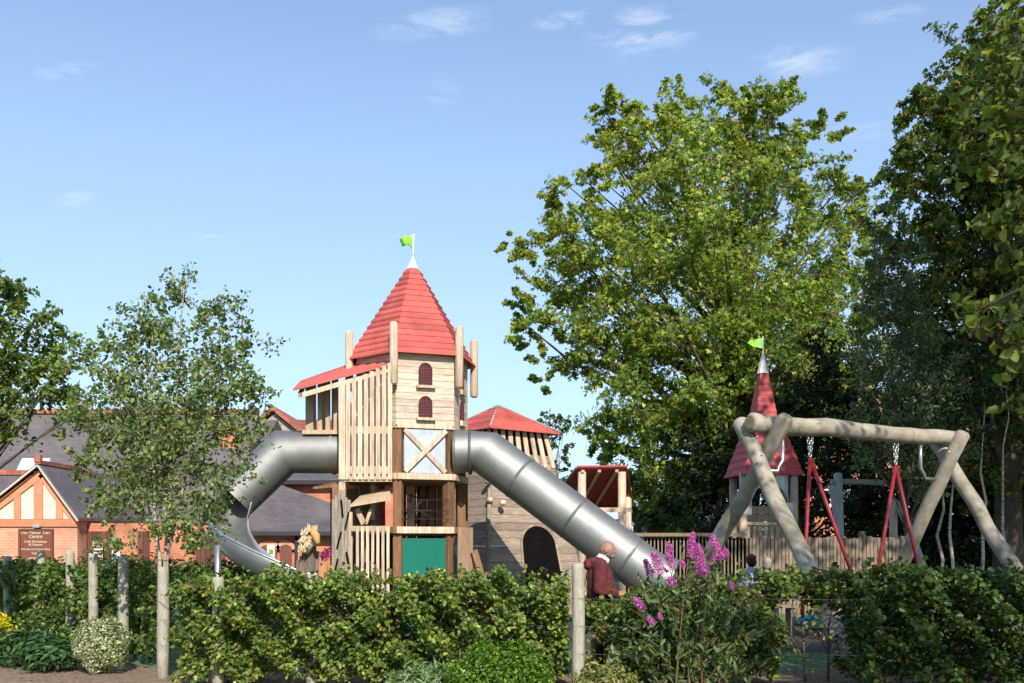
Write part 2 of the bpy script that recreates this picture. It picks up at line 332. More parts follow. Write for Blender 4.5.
def limbs(mb, base, top, ccs, r0, n=30, wob=.12, r_end=.02):
    """trunk from base to top, limbs from trunk to clump centres"""
    base, top = Vector(base), Vector(top); L = (top-base).length
    pts = [base.lerp(top, t) + Vector((random.gauss(0,1), random.gauss(0,1), 0))*L*.012*(1 if 0<t<1 else 0) for t in [i/8 for i in range(9)]]
    mb.tube(pts, [r0*(1-.85*i/8)*(1.25 if i == 0 else 1) for i in range(9)], 10)
    for a_, b_ in SPRAY['last']:
        a_, b_ = Vector(a_), Vector(b_); mb.tube([a_, b_], [max(.004, r0*.035), .003], 3, caps=False)
    idx = rng.choice(len(ccs), min(n, len(ccs)), replace=False)
    for i in idx:
        e = Vector(ccs[i]); h = (e-base).dot((top-base).normalized())/L
        t = min(.92, max(.22, h*.62 - .04)); k = t*8; i0 = int(k); s = pts[i0].lerp(pts[min(8,i0+1)], k-i0)
        mid = s.lerp(e, .5) + Vector((random.gauss(0,1),random.gauss(0,1),random.random()))*(e-s).length*wob
        rb = r0*(1-.85*t)*.45
        q = [s.lerp(mid, a).lerp(mid.lerp(e, a), a) for a in (0,.25,.5,.75,1)]
        mb.tube(q, [rb, rb*.75, rb*.5, rb*.3, r_end], 6, caps=False)
def pxlobes(d, L): # (px,py,rpx,dz)
    return [(tuple(P(x, y, d+dz)), r*(d+dz)/F) for x, y, r, dz in L]

# ---------------------------------------------------------------- ground
def sheet(name, pts, z, m, kind='structure', sub=0):
    mb = MB(); vs = [mb.bm.verts.new((x, y, z)) for x, y in pts]; f = mb.bm.faces.new(vs); mb._mark([f], .5)
    o = mb.build(name, m); o['kind'] = kind; return o
mulch = mat('bark_mulch', (.33,.235,.17), .95, var=.3, nscale=9, bump=1.0, bscale=30, col2=(.17,.11,.075))
turfm = mat('play_turf', (.10,.19,.065), .95, var=.18, nscale=22, bump=.5, bscale=90)
rubber = mat('dark_safety_surface', (.06,.06,.058), .9, var=.2, nscale=20, bump=.3, bscale=60)
pavem = mat('grey_path', (.30,.28,.25), .9, var=.15, nscale=8, bump=.3)
fieldm = mat('far_ground', (.10,.11,.05), .95, var=.3, nscale=.4)
sheet('ground', [(-700,-300),(700,-300),(700,1500),(-700,1500)], -.02, fieldm)
def mulch_patch():
    mb = MB(); nx, ny = 120, 60; vs = []
    for j in range(ny+1):
        for i in range(nx+1):
            x = -16 + 32*i/nx; y = -2 + 15.5*j/ny
            vs.append(mb.bm.verts.new((x, y, 0.012+.03*math.sin(x*1.7+y)*math.sin(y*2.1)*.5+random.random()*.005)))
    fs = []
    for j in range(ny):
        for i in range(nx):
            a = j*(nx+1)+i
            cx, cy = -16+32*(i+.5)/nx, -2+15.5*(j+.5)/ny
            edge = 12.6 if cx > -4.2 else 12.4 + (-4.2-cx)*1.3
            if cy > min(edge, 13.6): continue
            fs.append(mb.bm.faces.new((vs[a],vs[a+1],vs[a+nx+2],vs[a+nx+1])))
    mb._mark(fs, .5, True); o = mb.build('planting_bed', mulch); o['kind'] = 'structure'; return o
mulch_patch()
sheet('lawn', [(-25,12),(14,12),(20,30),(-25,24)], -.010, turfm)
sheet('safety_surface', [(2.0,15.0),(9,15.0),(9,19),(-4,22),(-4,18)], -.004, rubber)
sheet('path', [(-8,24),(20,24),(20,27),(-8,27)], -.003, pavem)
sheet('bed_edging', [(-1.5,12.75),(9,12.75),(9,12.9),(-1.5,12.9)], .003, pavem)

# ---------------------------------------------------------------- buildings
def cafe():
    t = thing('cafe_building', 'low orange brick building with a half-timbered gable, slate roof and brown sign', 'building', (-14.2, 30, 0))
    d = 30.0
    ap = P(42,465,d); er = P(78,517,d); el = Vector((2*ap.x-er.x-.9, d, er.z)); zb = P(0,524,d).z
    elx = el.x
    # gable wing walls
    MB().prism([(elx,d,0),(er.x-.02,d,0),(er.x-.02,d,er.z-.05),(ap.x,d,ap.z-.12),(elx,d,er.z-.05)], (0,6,0)).build('gable_wall', brickp, t)
    # timber frame + cream panels on the gable
    def z_at(x): return ap.z-.12-(ap.z-er.z)*abs(x-ap.x)/(er.x-ap.x if x > ap.x else ap.x-elx)
    mb = MB(); 
    mb.box(((elx+er.x)/2, d-.03, P(0,523,d).z), (er.x-elx, .07, .22))
    for xp, w in ((18,.2),(39,.26),(60,.2)):
        x = (xp-512)*.03; z0 = P(0,519,d).z; mb.box((x, d-.028, (z0+z_at(x))/2), (w, .065, z_at(x)-z0))
    mb.beam((elx, d-.035, er.z-.16), (ap.x, d-.035, ap.z-.26), .24, .075, side=(0,0,1)); mb.beam((ap.x+.01, d-.035, ap.z-.26), (er.x, d-.035, er.z-.16), .24, .075, side=(0,0,1))
    mb.build('timber_frame', orpaint, t)
    MB().prism([(elx+.15,d-.004,P(0,519,d).z),(er.x-.15,d-.004,P(0,519,d).z),(ap.x,d-.004,ap.z-.2)], (0,-.01,0)).build('render_panel', cream, t)
    # wing roof
    mb = MB(); o = Vector((0,-.25,0))
    for a, b in ((Vector((elx-.1,d,er.z-.08)), Vector((ap.x,d,ap.z))), (Vector((er.x+.12,d,er.z-.1)), Vector((ap.x,d,ap.z)))):
        a = a+o; b = b+o; mb.prism([a, b, b+Vector((0,0,.07)), a+Vector((0,0,.07))], (0,6.3,0))
    mb.build('roof', slate, t)
    bb = MB()
    for a, b in ((Vector((elx-.1,d-.29,er.z-.12)), Vector((ap.x,d-.29,ap.z-.03))), (Vector((ap.x,d-.29,ap.z-.03)), Vector((er.x+.12,d-.29,er.z-.13)))): bb.beam(a, b, .045, .05, side=(0,0,1))
    bb.build('barge_board', cream, t)
    # long range to the left with its ridge
    rz = ap.z
    mb = MB(); mb.prism([(elx-9,d+.6,er.z-.1),(elx-9,d+3.4,rz-.05),(elx-9,d+6.2,er.z-.1)], (9.0+ap.x-elx,0,0)); mb.build('roof', slate, t)
    MB().box((elx-4.5, d+3.4, (er.z-.1)/2), (9-.02, 5.2, er.z-.12)).build('wall', brick, t)
    mb = MB()
    for i in range(24): mb.box((ap.x-.2-i*.46, d+3.4, rz+.02), (.45,.2,.16))
    mb.beam((ap.x,d-.3,ap.z+.07),(ap.x,d+3.4,ap.z+.07),.18,.12); mb.build('ridge_tiles', terra, t)
    MB().box((ap.x, d-.25, ap.z+.17), (.2,.16,.2)).build('finial', terra, t)
    # sign
    a = P(21,530,d); b = P(53,562,d); cx, cz = (a.x+b.x)/2, (a.z+b.z)/2
    sg = MB().box((cx, d-.05, cz), (b.x-a.x, .06, a.z-b.z)).build('sign_board', signb, t)
    fr = MB(); w = b.x-a.x; h = a.z-b.z
    for s in (-1,1): fr.box((cx+s*w/2, d-.06, cz), (.07,.1,h+.07)); fr.box((cx, d-.063, cz+s*h/2), (w-.07,.095,.07))
    fr.build('sign_frame', doorb, sg)
    for txt, size, z in (('The Manor Yard', .125, .36), ('Centre', .125, .24), ('Craft Workshops', .085, .1), ('& Museum', .085, .01), ('Refreshments & Garden Shop', .064, -.12), ('Toilets', .08, -.25), ('Disabled Parking', .08, -.39)):
        cu = bpy.data.curves.new('lettering', 'FONT'); cu.body = txt; cu.size = size*1.12; cu.align_x = 'CENTER'; cu.extrude = .004; cu.offset = .002
        tmp = bpy.data.objects.new('tmp', cu); COL.objects.link(tmp); me = bpy.data.meshes.new_from_object(tmp); bpy.data.objects.remove(tmp)
        me.materials.clear(); me.materials.append(signt)
        o = bpy.data.objects.new('lettering', me); COL.objects.link(o); o.rotation_euler = (R(90),0,0); o.location = (cx, d-.087, cz+z); 
        o.parent = sg
    MB().box(P(37,526,d-.12), (.2,.14,.09)).build('lamp_fitting', galvp, t)
    # lean-to at the right, with brown boarded doors
    x0, x1 = er.x, (240-512)*.031
    lw = MB().box(((x0+x1)/2, d+2.0, 1.12), (x1-x0-.02, 2.6, 2.3)).build('wall', brick, t)
    for xa, xb, nm in ((79,112,'gate'),(138,150,'window'),(196,226,'door')):
        xx0, xx1 = (xa-512)*.0307, (xb-512)*.0307; dr = MB()
        k = max(2, int((xx1-xx0)/.14))
        for i in range(k): dr.box((xx0+(i+.5)*(xx1-xx0)/k, d+.66, 1.02), ((xx1-xx0)/k-.012, .06, 2.0))
        dr.build(nm, doorb, t)
    # big slate roof behind
    return t
cafe()
def notices():
    t = thing('notice_board', 'cream lettered notice panel fixed to the brown gate beside the gable', 'sign', P(97,560,30.5))
    c = P(98,551,30.4); MB().box(c, (.3,.03,.62)).build('panel', doorb, t)
    mb = MB()
    for i in range(6): mb.box((c.x, c.y-.02, c.z+.25-i*.1), (.24,.01,.045))
    mb.box((c.x-.14,c.y-.02,c.z),(.02,.012,.62)); mb.box((c.x+.14,c.y-.02,c.z),(.02,.012,.62)); mb.build('lettering', signt, t)
    t = thing('poster', 'small white and blue poster beyond the second tall grey post', 'poster', P(116,560,29.9))
    MB().box(P(116,559,29.9), (.24,.02,.5)).build('sheet', white, t); MB().box(P(114.5,557,29.88), (.1,.012,.14)).build('picture', mat('blue_print', (.06,.25,.42)), t)
notices()
def barn():
    d = 38.0
    t = thing('barn', 'long barn with a large dark slate roof behind the orange gable', 'building', (-15, d, 0))
    x0, x1 = (-120-512)*d/F, (232-512)*d/F; ez = P(0,528,d).z; rz = P(0,399,d).z
    MB().box(((x0+x1)/2, d+4, ez/2), (x1-x0-.6, 7.6, ez)).build('wall', brick, t)
    mb = MB(); mb.prism([(x0,d-.2,ez-.05),(x0,d+4,rz),(x0,d+8.2,ez-.05)], (x1-x0,0,0)); mb.build('roof', slate, t)
    mb = MB(); n = 40
    for i in range(n): mb.box((x0+(i+.5)*(x1-x0)/n, d+4, rz+.05), ((x1-x0)/n-.01,.3,.18))
    mb.build('ridge_tiles', terra, t)
    s = P(9,467,d-.4); MB().box((s.x, d+1.45, s.z+.1), (1.1,.12,1.0), Matrix.Rotation(R(-42),3,'X')).build('skylight', white, t)
    ch = P(215,447,d+1); MB().box((ch.x, d+3, ch.z-.6), (.75,.7,3.0)).box((ch.x,d+3,ch.z+.95),(.9,.85,.18)).build('chimney', brick, t)
barn()
def gabled_house():
    d = 44.0
    t = thing('gabled_house', 'tall house with red-tiled gable peaking between birch and play tower', 'house', P(275,560,d))
    ap = P(274,411,d); l, r = P(240,438,d), P(308,440,d)
    ap.z += 0; xl, xr = l.x, r.x; ez = P(0,440,d).z
    MB().prism([(xl,d,0),(xr,d,0),(xr,d,ez),(ap.x,d,ap.z-.1),(xl,d,ez)], (0,7,0)).build('wall', cream, t)
    mb = MB()
    for x in (xl-.2, xr+.2):
        a = Vector((x,d-.3,ez-.12)); b = Vector((ap.x,d-.3,ap.z)); mb.prism([a,b,b+Vector((0,0,.22)),a+Vector((0,0,.22))], (0,7.6,0))
    mb.build('roof', terra, t)
    # front cross wing, red tiles to the right and slate skirt to the left
    rr = P(352,417,d+3); rl = P(285,417,d+3)
    MB().prism([(rl.x,d+.5,P(0,436,d).z),(rl.x,d+4,rl.z),(rl.x,d+7.5,P(0,436,d).z)], (rr.x-rl.x,0,0)).build('roof', terra, t)
    MB().box(((rl.x+rr.x)/2, d+4, P(0,436,d).z/2), (rr.x-rl.x-.4, 6.6, P(0,436,d).z)).build('wall', brick, t)
    a = P(252,420,d-1); MB().prism([(a.x,d-3,P(0,441,d-3).z),(a.x,d-1,a.z),(a.x,d+1,P(0,440,d).z)], (1.1,0,0)).build('porch_roof', slate, t)
gabled_house()
def outbuilding():
    d = 31.0
    t = thing('outbuilding', 'orange brick outbuilding with arched brown doors and sloping slate roof', 'building', P(290,594,d))
    x0, x1 = (236-512)*d/F, (352-512)*d/F; ez = P(0,533,d).z; rz = P(0,484,d+3).z
    w = MB().box(((x0+x1)/2, d+3, ez/2), (x1-x0-.3, 5.8, ez)).build('wall', brick, t)
    mb = MB(); yb = d+3.2
    a = P(268,484,yb); c = Vector((x1+.2, yb, P(0,519,d).z))
    mb.hexa([(x0-.1,d-.25,ez-.06),(x1,d-.25,ez-.06),(x1,yb,ez-.06),(x0-.1,yb,ez-.06),(x0-.1,d-.25,ez),(x1,d-.25,ez),(x1-.02,yb,P(0,516,yb).z),(x0-.1,yb,a.z+.25)])
    mb.build('roof', slate, t)
    MB().beam((x0-.1,d-.32,ez-.02),(x1,d-.32,ez-.02),.12,.12).build('gutter', mat('dark_gutter',(.03,.03,.035)), t)
    MB().tube([(P(297,540,d).x,d-.12,ez-.05),(P(297,540,d).x,d-.12,0)], .05).build('drainpipe', mat('dark_gutter',(.03,.03,.035)), t)
    for xa, xb, top in ((240,259,547),(261,277,545),(280,292,545)):
        xx0, xx1 = (xa-512)*d/F, (xb-512)*d/F; zt = P(0,top,d).z; cx = (xx0+xx1)/2; hw = (xx1-xx0)/2
        arc = [(cx+hw*math.cos(a), d+.07-.07, zt-.14+.14*math.sin(a)) for a in [math.pi*k/8 for k in range(9)]]
        MB().prism([(xx1,d,0.02),*arc,(xx0,d,0.02)], (0,-.03,0)).build('door', doorb, t)
        arch = MB(); k = 9
        for i in range(k):
            a0, a1 = math.pi*i/k, math.pi*(i+1)/k
            q = lambda a, rr, zz: Vector((cx+(hw+rr)*math.cos(a), d-.045, zt-.14+(.14+zz)*math.sin(a)))
            arch.prism([q(a0,0.01,.01), q(a1,.01,.01), q(a1,.12,.14), q(a0,.12,.14)], (0,.04,0))
        arch.build('brick_arch', brickp, t)
    sg = MB().box(P(271,551,d-.06), (.24,.03,.4)).build('door_notice', signt, t); MB().box(P(271,551.5,d-.09), (.13,.01,.13)).build('notice_print', mat('green_print',(.2,.25,.12)), sg)
outbuilding()
def brick_hall():
    d = 35.0
    t = thing('brick_hall', 'tall orange brick hall with slate roof behind the play tower', 'building', P(330,590,d))
    x0, x1 = P(266,0,d).x, P(420,0,d).x; ez = P(0,483,d).z
    MB().box(((x0+x1)/2, d+3, ez/2), (x1-x0, 6, ez)).build('wall', brick, t)
    MB().prism([(x0-.2,d-.3,ez-.05),(x0-.2,d+3,ez+.85),(x0-.2,d+6.3,ez-.05)], (x1-x0+.4,0,0)).build('roof', slate, t)
    MB().beam((x0-.2,d-.36,ez),(x1,d-.36,ez),.14,.14).build('gutter', mat('dark_gutter',(.03,.03,.035)), t)
brick_hall()
def far_house():
    d = 62.0
    t = thing('far_house', 'red brick house with a pale gable glimpsed through the dark trees', 'house', P(850,570,d))
    x0, x1 = P(800,0,d).x, P(905,0,d).x; ez = P(0,410,d).z
    MB().prism([(x0,d,0),(x1,d,0),(x1,d,ez),(P(817,0,d).x,d,P(0,345,d).z),(x0,d,ez)], (0,8,0)).build('wall', brick, t)
    MB().box(P(815,372,d-.06), (2.0,.08,2.4)).build('gable_panel', cream, t)
    for px, py in ((822,430),(850,430),(880,430),(822,500),(850,500),(880,500),(850,395)):
        w = MB().box(P(px,py,d-.05), (1.1,.08,1.4)).build('window', white, t); MB().box(P(px,py,d-.11), (.9,.04,1.2)).build('pane', glass, w)
    d2 = 60; t = thing('far_cottage', 'distant low cottage with grey roof peeking over the fence', 'house', P(690,570,d2))
    MB().box(P(690,545,d2), (5.5,4,3.4)).build('wall', mat('grey_render',(.3,.28,.26)), t)
    a = P(660,528,d2-2.3); MB().prism([(a.x-1,d2-2.3,a.z-.1),(a.x-1,d2,a.z+1.5),(a.x-1,d2+2.3,a.z-.1)], (6.2,0,0)).build('roof', slate, t)
    MB().box(P(672,531,d2-3), (.9,.6,.5)).build('chimney', terra, t)
far_house()

# ---------------------------------------------------------------- play tower
CX, CY = P(413,0,20.2).x, 20.2
def corner(k, r, z=0):   # corner azimuths measured to the viewer's right of straight at the camera
    a = R(-10.7 + 60*k); return Vector((CX + r*math.sin(a), CY - r*math.cos(a), z))
def hexroof(mb, r0, z0, r1, z1, n, lift=.03, mat_v=None, corner=corner, nc=6):
    for k in range(nc):
        for i in range(n):
            a, b = i/n, (i+1)/n
            def pt(kk, f, off): 
                r = r0+(r1-r0)*f; z = z0+(z1-z0)*f; p = corner(kk, r, z); c = corner(kk, r+off, z+off*.6); return c
            p0 = pt(k, a, lift); p1 = pt(k+1, a, lift); p2 = pt(k+1, b, .004); p3 = pt(k, b, .004)
            dn = Vector((0,0,-.035))
            mb.hexa([p0+dn, p1+dn, p2+dn, p3+dn, p0, p1, p2, p3])
def arch_window(t, c, nrm, w, h):
    """arched window frame standing on a wall: c centre, nrm horizontal outward normal"""
    x = Vector((-nrm.y, nrm.x, 0)).normalized()*1.0; up = Vector((0,0,1)); c = c + nrm*.012
    def ring(s, sc=1.0):
        o = [c + x*(w/2*sc) - up*h/2*sc, ]
        pts = [c + x*(w/2*sc*math.cos(a)) + up*(h/2 - w/2 + w/2*sc*math.sin(a)) for a in [math.pi*i/10 for i in range(11)]]
        return [c + x*(w/2*sc) - up*h/2] + pts + [c - x*(w/2*sc) - up*h/2]
    wnd = MB().prism(ring(0), nrm*.012).build('window', winred, t)
    g = MB()
    for i in range(1, 6):
        xx = -w/2 + w*i/6; top = h/2 - w/2 + math.sqrt(max(0, (w/2)**2 - xx*xx))
        a = c + x*xx + nrm*.016; g.beam(a - up*h/2, a + up*top, .008, .006)
    for i in range(1, 8):
        zz = -h/2 + h*i/8; dz = zz-(h/2-w/2); half = w/2 if dz < 0 else math.sqrt(max(0,(w/2)**2-dz*dz))
        a = c + up*zz + nrm*.022; g.beam(a - x*half, a + x*half, .008, .006)
    g.build('lattice', grid, wnd)
    rg = MB(); inner = ring(0)[1:-1]; inner = [c+x*(w/2)-up*h/2] + inner + [c-x*(w/2)-up*h/2]
    for i in range(len(inner)-1): rg.beam(inner[i]+nrm*.015, inner[i+1]+nrm*.015, .018, .03)
    rg.build('frame', winred, wnd)
    MB().beam(c - up*(h/2+.035) - x*(w*.75) + nrm*.04, c - up*(h/2+.035) + x*(w*.75) + nrm*.04, .05, .1).build('sill', larch, wnd)
def play_tower():
    t = thing('play_tower', 'tall hexagonal wooden play tower with steep red roof and green flag', 'play tower', (CX, CY, 0))
    RW = 1.15; ez = 5.27; az = P(0,266,20.2).z; wb = P(0,425,19.1).z
    # spire
    mb = MB(); hexroof(mb, 1.31, ez, .10, az-.05, 15, .035); rf = mb.build('roof', redr, t)
    mb = MB()
    vs = [corner(k, .15, az-.14) for k in range(6)]; tip = Vector((CX,CY,az+.24))
    for k in range(6):
        a = mb.bm.verts.new(vs[k]); b = mb.bm.verts.new(vs[(k+1)%6]); c = mb.bm.verts.new(tip); mb._mark([mb.bm.faces.new((a,b,c))], .5)
    mb.build('roof_cap', white, rf)
    MB().tube([(CX,CY,az+.1),(CX+.01,CY,P(0,234,20.2).z)], .018).build('flagpole', white, rf)
    fl = MB(); g = mat('lime_green_flag', (.12,.62,.06), .5, col2=(.35,.72,.05), nscale=9)
    z1 = P(0,236,20.2).z; W2, H2 = .25, .25; nx = 8; grid_ = []
    for i in range(nx+1):
        u = i/nx; row = []
        for j in range(5):
            v = j/4; x = CX-.02-W2*u; z = z1 - H2*v*(1-.45*u) + .03*math.sin(u*5) - .02*u ; row.append(fl.bm.verts.new((x+.05*v*u, CY+.05*math.sin(u*7+v), z)))
        grid_.append(row)
    for i in range(nx):
        for j in range(4): fl._mark([fl.bm.faces.new((grid_[i][j],grid_[i+1][j],grid_[i+1][j+1],grid_[i][j+1]))], .5, True)
    fo = fl.build('flag', g, rf); sm = fo.modifiers.new('s','SOLIDIFY'); sm.thickness = .01
    # walls, boards face by face
    for k in range(6):
        a0, a1 = corner(k, RW), corner(k+1, RW); mb = MB(); nb = 13; hb = (ez+.25-wb)/nb
        nrm = ((a0+a1)/2 - Vector((CX,CY,0))).normalized()
        m = larchh
        for i in range(nb):
            z = wb+(i+.5)*hb; o = nrm*(-.02+random.uniform(-.003,.003)); mb.beam(a0+Vector((0,0,z))+o, a1+Vector((0,0,z))+o, hb-.007, .04, side=(0,0,1))
        mb.build('wall', m, t)
        if k in (0, 1, 5):
            mid = (a0+a1)/2; hz0 = P(0,373,19.1).z; hz1 = P(0,406,19.1).z
            for zz, hh in ((hz0,.42),(hz1,.40)): arch_window(t, mid+Vector((0,0,zz)), nrm, .25, hh)
    # inner dark core ceiling
    # six rounded short posts around the roof and six long posts
    for k in range(6):
        p = corner(k, 1.29); zt = ez+.56; zb = ez-.60
        if k in (2,3,4,5): zt -= 0
        mb = MB(); mb.tube([(p.x,p.y,zb-.03),(p.x,p.y,zb),(p.x,p.y,zt-.04),(p.x,p.y,zt)], [.055,.08,.08,.05], 12); mb.build('corner_post', larch, t)
        q = corner(k, 1.0); MB().box((q.x,q.y,wb/2), (.17,.17,wb), Matrix.Rotation(R(-10.7+60*k),3,'Z')).build('post', brownw, t, bevel=.012)
    # storey band, steel panel with cross, deck edge
    zd = P(0,476,19.1).z; z2 = wb
    for k in range(6):
        a0, a1 = corner(k, 1.10), corner(k+1, 1.10)
        MB().beam(a0+Vector((0,0,z2+.02)), a1+Vector((0,0,z2+.02)), .14, .10, side=(0,0,1)).build('rail', larch, t, bevel=.008)
        MB().beam(a0+Vector((0,0,zd)), a1+Vector((0,0,zd)), .12, .14, side=(0,0,1)).build('rail', larch, t, bevel=.008)
        if k == 0:
            c0 = a0.lerp(a1,.13); c1 = a0.lerp(a1,.87)
            mb = MB(); mb.beam(c0.lerp(c1,.5)+Vector((0,0,zd+.07)), c0.lerp(c1,.5)+Vector((0,0,z2-.06)), (c1-c0).length, .03, side=(c1-c0)); pn = mb.build('steel_panel', galv, t)
            nrm = Vector((math.sin(R(19.3)),-math.cos(R(19.3)),0))*.04
            mb = MB(); mb.beam(c0+nrm+Vector((0,0,z2-.08)), c1+nrm+Vector((0,0,zd+.09)), .085, .035, side=(0,0,1)); mb.beam(c0+nrm*1.9+Vector((0,0,zd+.09)), c1+nrm*1.9+Vector((0,0,z2-.08)), .085, .035, side=(0,0,1)); mb.build('cross_brace', larch, pn)
    def deck(z, r, m=brownw, th=.07):
        mb = MB(); mb.prism([corner(k, r, z) for k in range(6)], (0,0,-th)); return mb.build('deck', m, t)
    deck(zd-.02, 1.06); deck(zd+1.05+.45, .9); zl = P(0,530,19.1).z
    deck(zl-.03, 1.05)
    # lower rail + teal panel + side boards
    for k in (0,1,5,2,4):
        a0, a1 = corner(k, 1.14), corner(k+1, 1.14)
        MB().beam(a0+Vector((0,0,zl)), a1+Vector((0,0,zl)), .13, .12, side=(0,0,1)).build('rail', larch if k == 0 else brownw, t, bevel=.008)
    a0, a1 = corner(0, 1.02), corner(1, 1.02)
    MB().beam(a0.lerp(a1,.5)+Vector((0,0,0)), a0.lerp(a1,.5)+Vector((0,0,zl-.15)), (a1-a0).length*.97, .04, side=(a1-a0)).build('teal_panel', teal, t)
    a1b = corner(2, 1.02); MB().beam(a1.lerp(a1b,.5), a1.lerp(a1b,.5)+Vector((0,0,zl-.12)), (a1b-a1).length*.9, .04, side=(a1b-a1)).build('teal_panel', teal, t)
    # vertical boards right of the panel
    mb = MB()
    b0 = P(457,0,18.9); 
    for i in range(4): mb.box((b0.x+.04+i*.07, 19.1+i*.07, zl/2+.02), (.072,.075,zl+.06))
    mb.build('board_panel', mat('plain_brown_boards',(.27,.175,.11),.8,var=.3,stretch=(6,6,.8),nscale=3,piece=.08), t)
    # plank leaning below right
    MB().beam((b0.x+.32,19.2,1.5),(b0.x+.75,19.0,0),.12,.06).build('strut', brownw, t)
    # climbing net
    net = MB(); nm = mat('black_rope', (.02,.018,.02)); nr = mat('red_rope', (.35,.03,.05))
    for (xa,ya,xb,yb) in ((404,522,431,487),(408,500,434,520),(402,492,428,498),(402,508,432,510),(420,487,416,524),(428,486,426,524),(406,515,412,494)):
        net.tube([P(xa,ya,19.8),P((xa+xb)/2,(ya+yb)/2+2,19.8),P(xb,yb,19.8)], .014, 6)
    net.build('climbing_net', nm, t)
    rp = MB(); rp.tube([P(383,480,20),P(382,500,20),P(384,525,20)], .03, 8); rp.tube([P(384,400,20),P(384,428,20)], .02, 8).build('red_rope', nr, t)
    for (xa,ya,xb,yb) in ((442,500,450,500),(428,505,455,507),(440,519,456,519)):
        pass
    wr = MB()
    for yy in (500,511,519): wr.tube([P(399,yy,19.15),P(449,yy,19.4)], .008, 6)
    wr.build('cable_rail', nm, t)
    # back posts and boards under the deck; dark boards added for its shade
    for px, w, m in ((411,.16,larch),(423,.1,brownw),(432,.12,brownw),(441,.16,brownw),(463,.2,brownw)):
        p = P(px,0,20.9); MB().box((p.x,20.9,zd/2), (w,w,zd-.1)).build('post', m, t)
    db = MB()
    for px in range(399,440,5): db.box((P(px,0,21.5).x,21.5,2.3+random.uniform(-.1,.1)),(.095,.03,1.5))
    db.build('board_panel', mat('shade_dark_boards',(.07,.042,.03),.9,var=.3), t)
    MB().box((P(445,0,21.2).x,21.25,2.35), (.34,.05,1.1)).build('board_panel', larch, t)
    # ---- slatted bay left
    y0 = 18.95; xl = P(341,0,y0).x; xr = P(392,0,y0).x; yb = 20.5
    zt_l, zt_r = P(0,384,y0).z, P(0,362,y0).z; zb = P(0,478,y0).z
    mb = MB(); n = 9
    for i in range(n):
        x = xl + (xr-xl-.06)*i/(n-1)+.03; zt = zt_l+(zt_r-zt_l)*i/(n-1)
        w_ = .085 if i else .12
        mb.box((x, y0-.055, (zb+zt)/2-.03), (w_,.03,zt-zb))
    mb.build('slats', larch, t)
    for i, z in enumerate((P(0,430,y0).z, P(0,470,y0).z, P(0,479,y0).z)): MB().box(((xl+xr)/2, y0, z), (xr-xl,.06,.14 if i<2 else .10)).build('rail', larch, t)
    # back and side slats of the bay
    mb = MB()
    for i in range(6): x = xl+.1+(xr-xl-.2)*i/5; mb.box((x, yb, (zb+zt_l)/2), (.08,.03,zt_l-zb))
    for i in range(5): mb.box((xl, y0+.2+i*.28, (zb+zt_l)/2-.1), (.03,.08,zt_l-zb-.2))
    mb.build('slats', sawn, t)
    bb_ = MB()  # dark boards added so the inside of the bay looks shaded
    for i in range(11): bb_.box((xl+.06+i*(xr-xl-.12)/10, yb-.06, (zb+zt_l)/2-.25), (.09,.03,zt_l-zb-.5))
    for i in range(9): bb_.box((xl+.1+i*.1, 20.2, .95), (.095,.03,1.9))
    bb_.build('board_panel', mat('shade_dark_boards',(.07,.042,.03),.9,var=.3), t)
    MB().box(((xl+xr)/2,(y0+yb)/2,zb-.02),(xr-xl,yb-y0,.08)).build('deck', brownw, t)
    for x, y in ((xl,y0+.05),(xl,yb)): 
        MB().box((x+.02,y,zt_l/2),(.12,.12,zt_l-.02)).build('post', sawn, t)
    # ---- balcony further left over the tube
    ya = 19.6; bx0, bx1 = P(306,0,ya).x, P(340,0,ya).x; bz = P(0,431,ya).z
    for px, yy in ((310,ya),(320,ya),(328,ya),(336,ya),(312,yb),(324,yb),(334,yb)):
        x = P(px,0,yy).x; w_ = .15 if px in (310,312) else .085; zt = P(0,386-(px-300)*.25,yy).z; MB().box((x,yy,(bz+zt)/2),(w_,.07 if w_<.1 else .14,zt-bz)).build('post', sawn, t)
    MB().box(((bx0+bx1)/2,(ya+yb)/2,bz-.03),(bx1-bx0+.1,yb-ya+.2,.08)).build('deck', sawn, t)
    # shed roof: sloping boards
    A, B, Cc, D = P(293,391,18.75), P(391,365,19.08), P(386,352,20.2), P(301,382,20.6)
    mb = MB(); n = 7
    for i in range(n):
        f0, f1 = i/n, (i+1)/n
        p0, p1, p2, p3 = A.lerp(D,f0), B.lerp(Cc,f0), B.lerp(Cc,f1), A.lerp(D,f1); up = Vector((0,0,.02)); u2 = Vector((0,0,.05))
        mb.hexa([p0,p1,p2-up,p3-up,p0+u2,p1+u2,p2+up,p3+up])
    mb.build('shed_roof', redr, t)
    MB().beam(A+Vector((.15,.12,-.06)), B+Vector((-.02,.10,-.06)), .09, .06, side=(0,0,1)).build('rafter', larch, t)
    MB().beam(D+Vector((.1,-.12,-.06)), A+Vector((.1,.12,-.06)), .09, .06, side=(0,0,1)).build('rafter', sawn, t)
    # ---- below the bay
    zsl = P(0,527,18.8).z
    mb = MB()
    for i in range(7): x = P(357.5+i*5.1,0,18.7).x; mb.box((x,18.7,zsl/2),(.052,.03,zsl))
    mb.build('slats', larch, t)
    MB().box((P(371,0,18.75).x,18.76,zsl-.03),(.72,.05,.1)).box((P(371,0,18.75).x,18.762,.25),(.70,.05,.09)).build('rail', sawn, t)
    mb = MB(); a = P(350,507,18.75); b = P(391,500,18.75); mb.hexa([a, b, b+Vector((-.1,.6,.22)), a+Vector((.12,.6,.22)), a+Vector((0,0,.04)), b+Vector((0,0,.04)), b+Vector((-.1,.6,.26)), a+Vector((.12,.6,.26))]); mb.build('counter_roof', sawn, t)
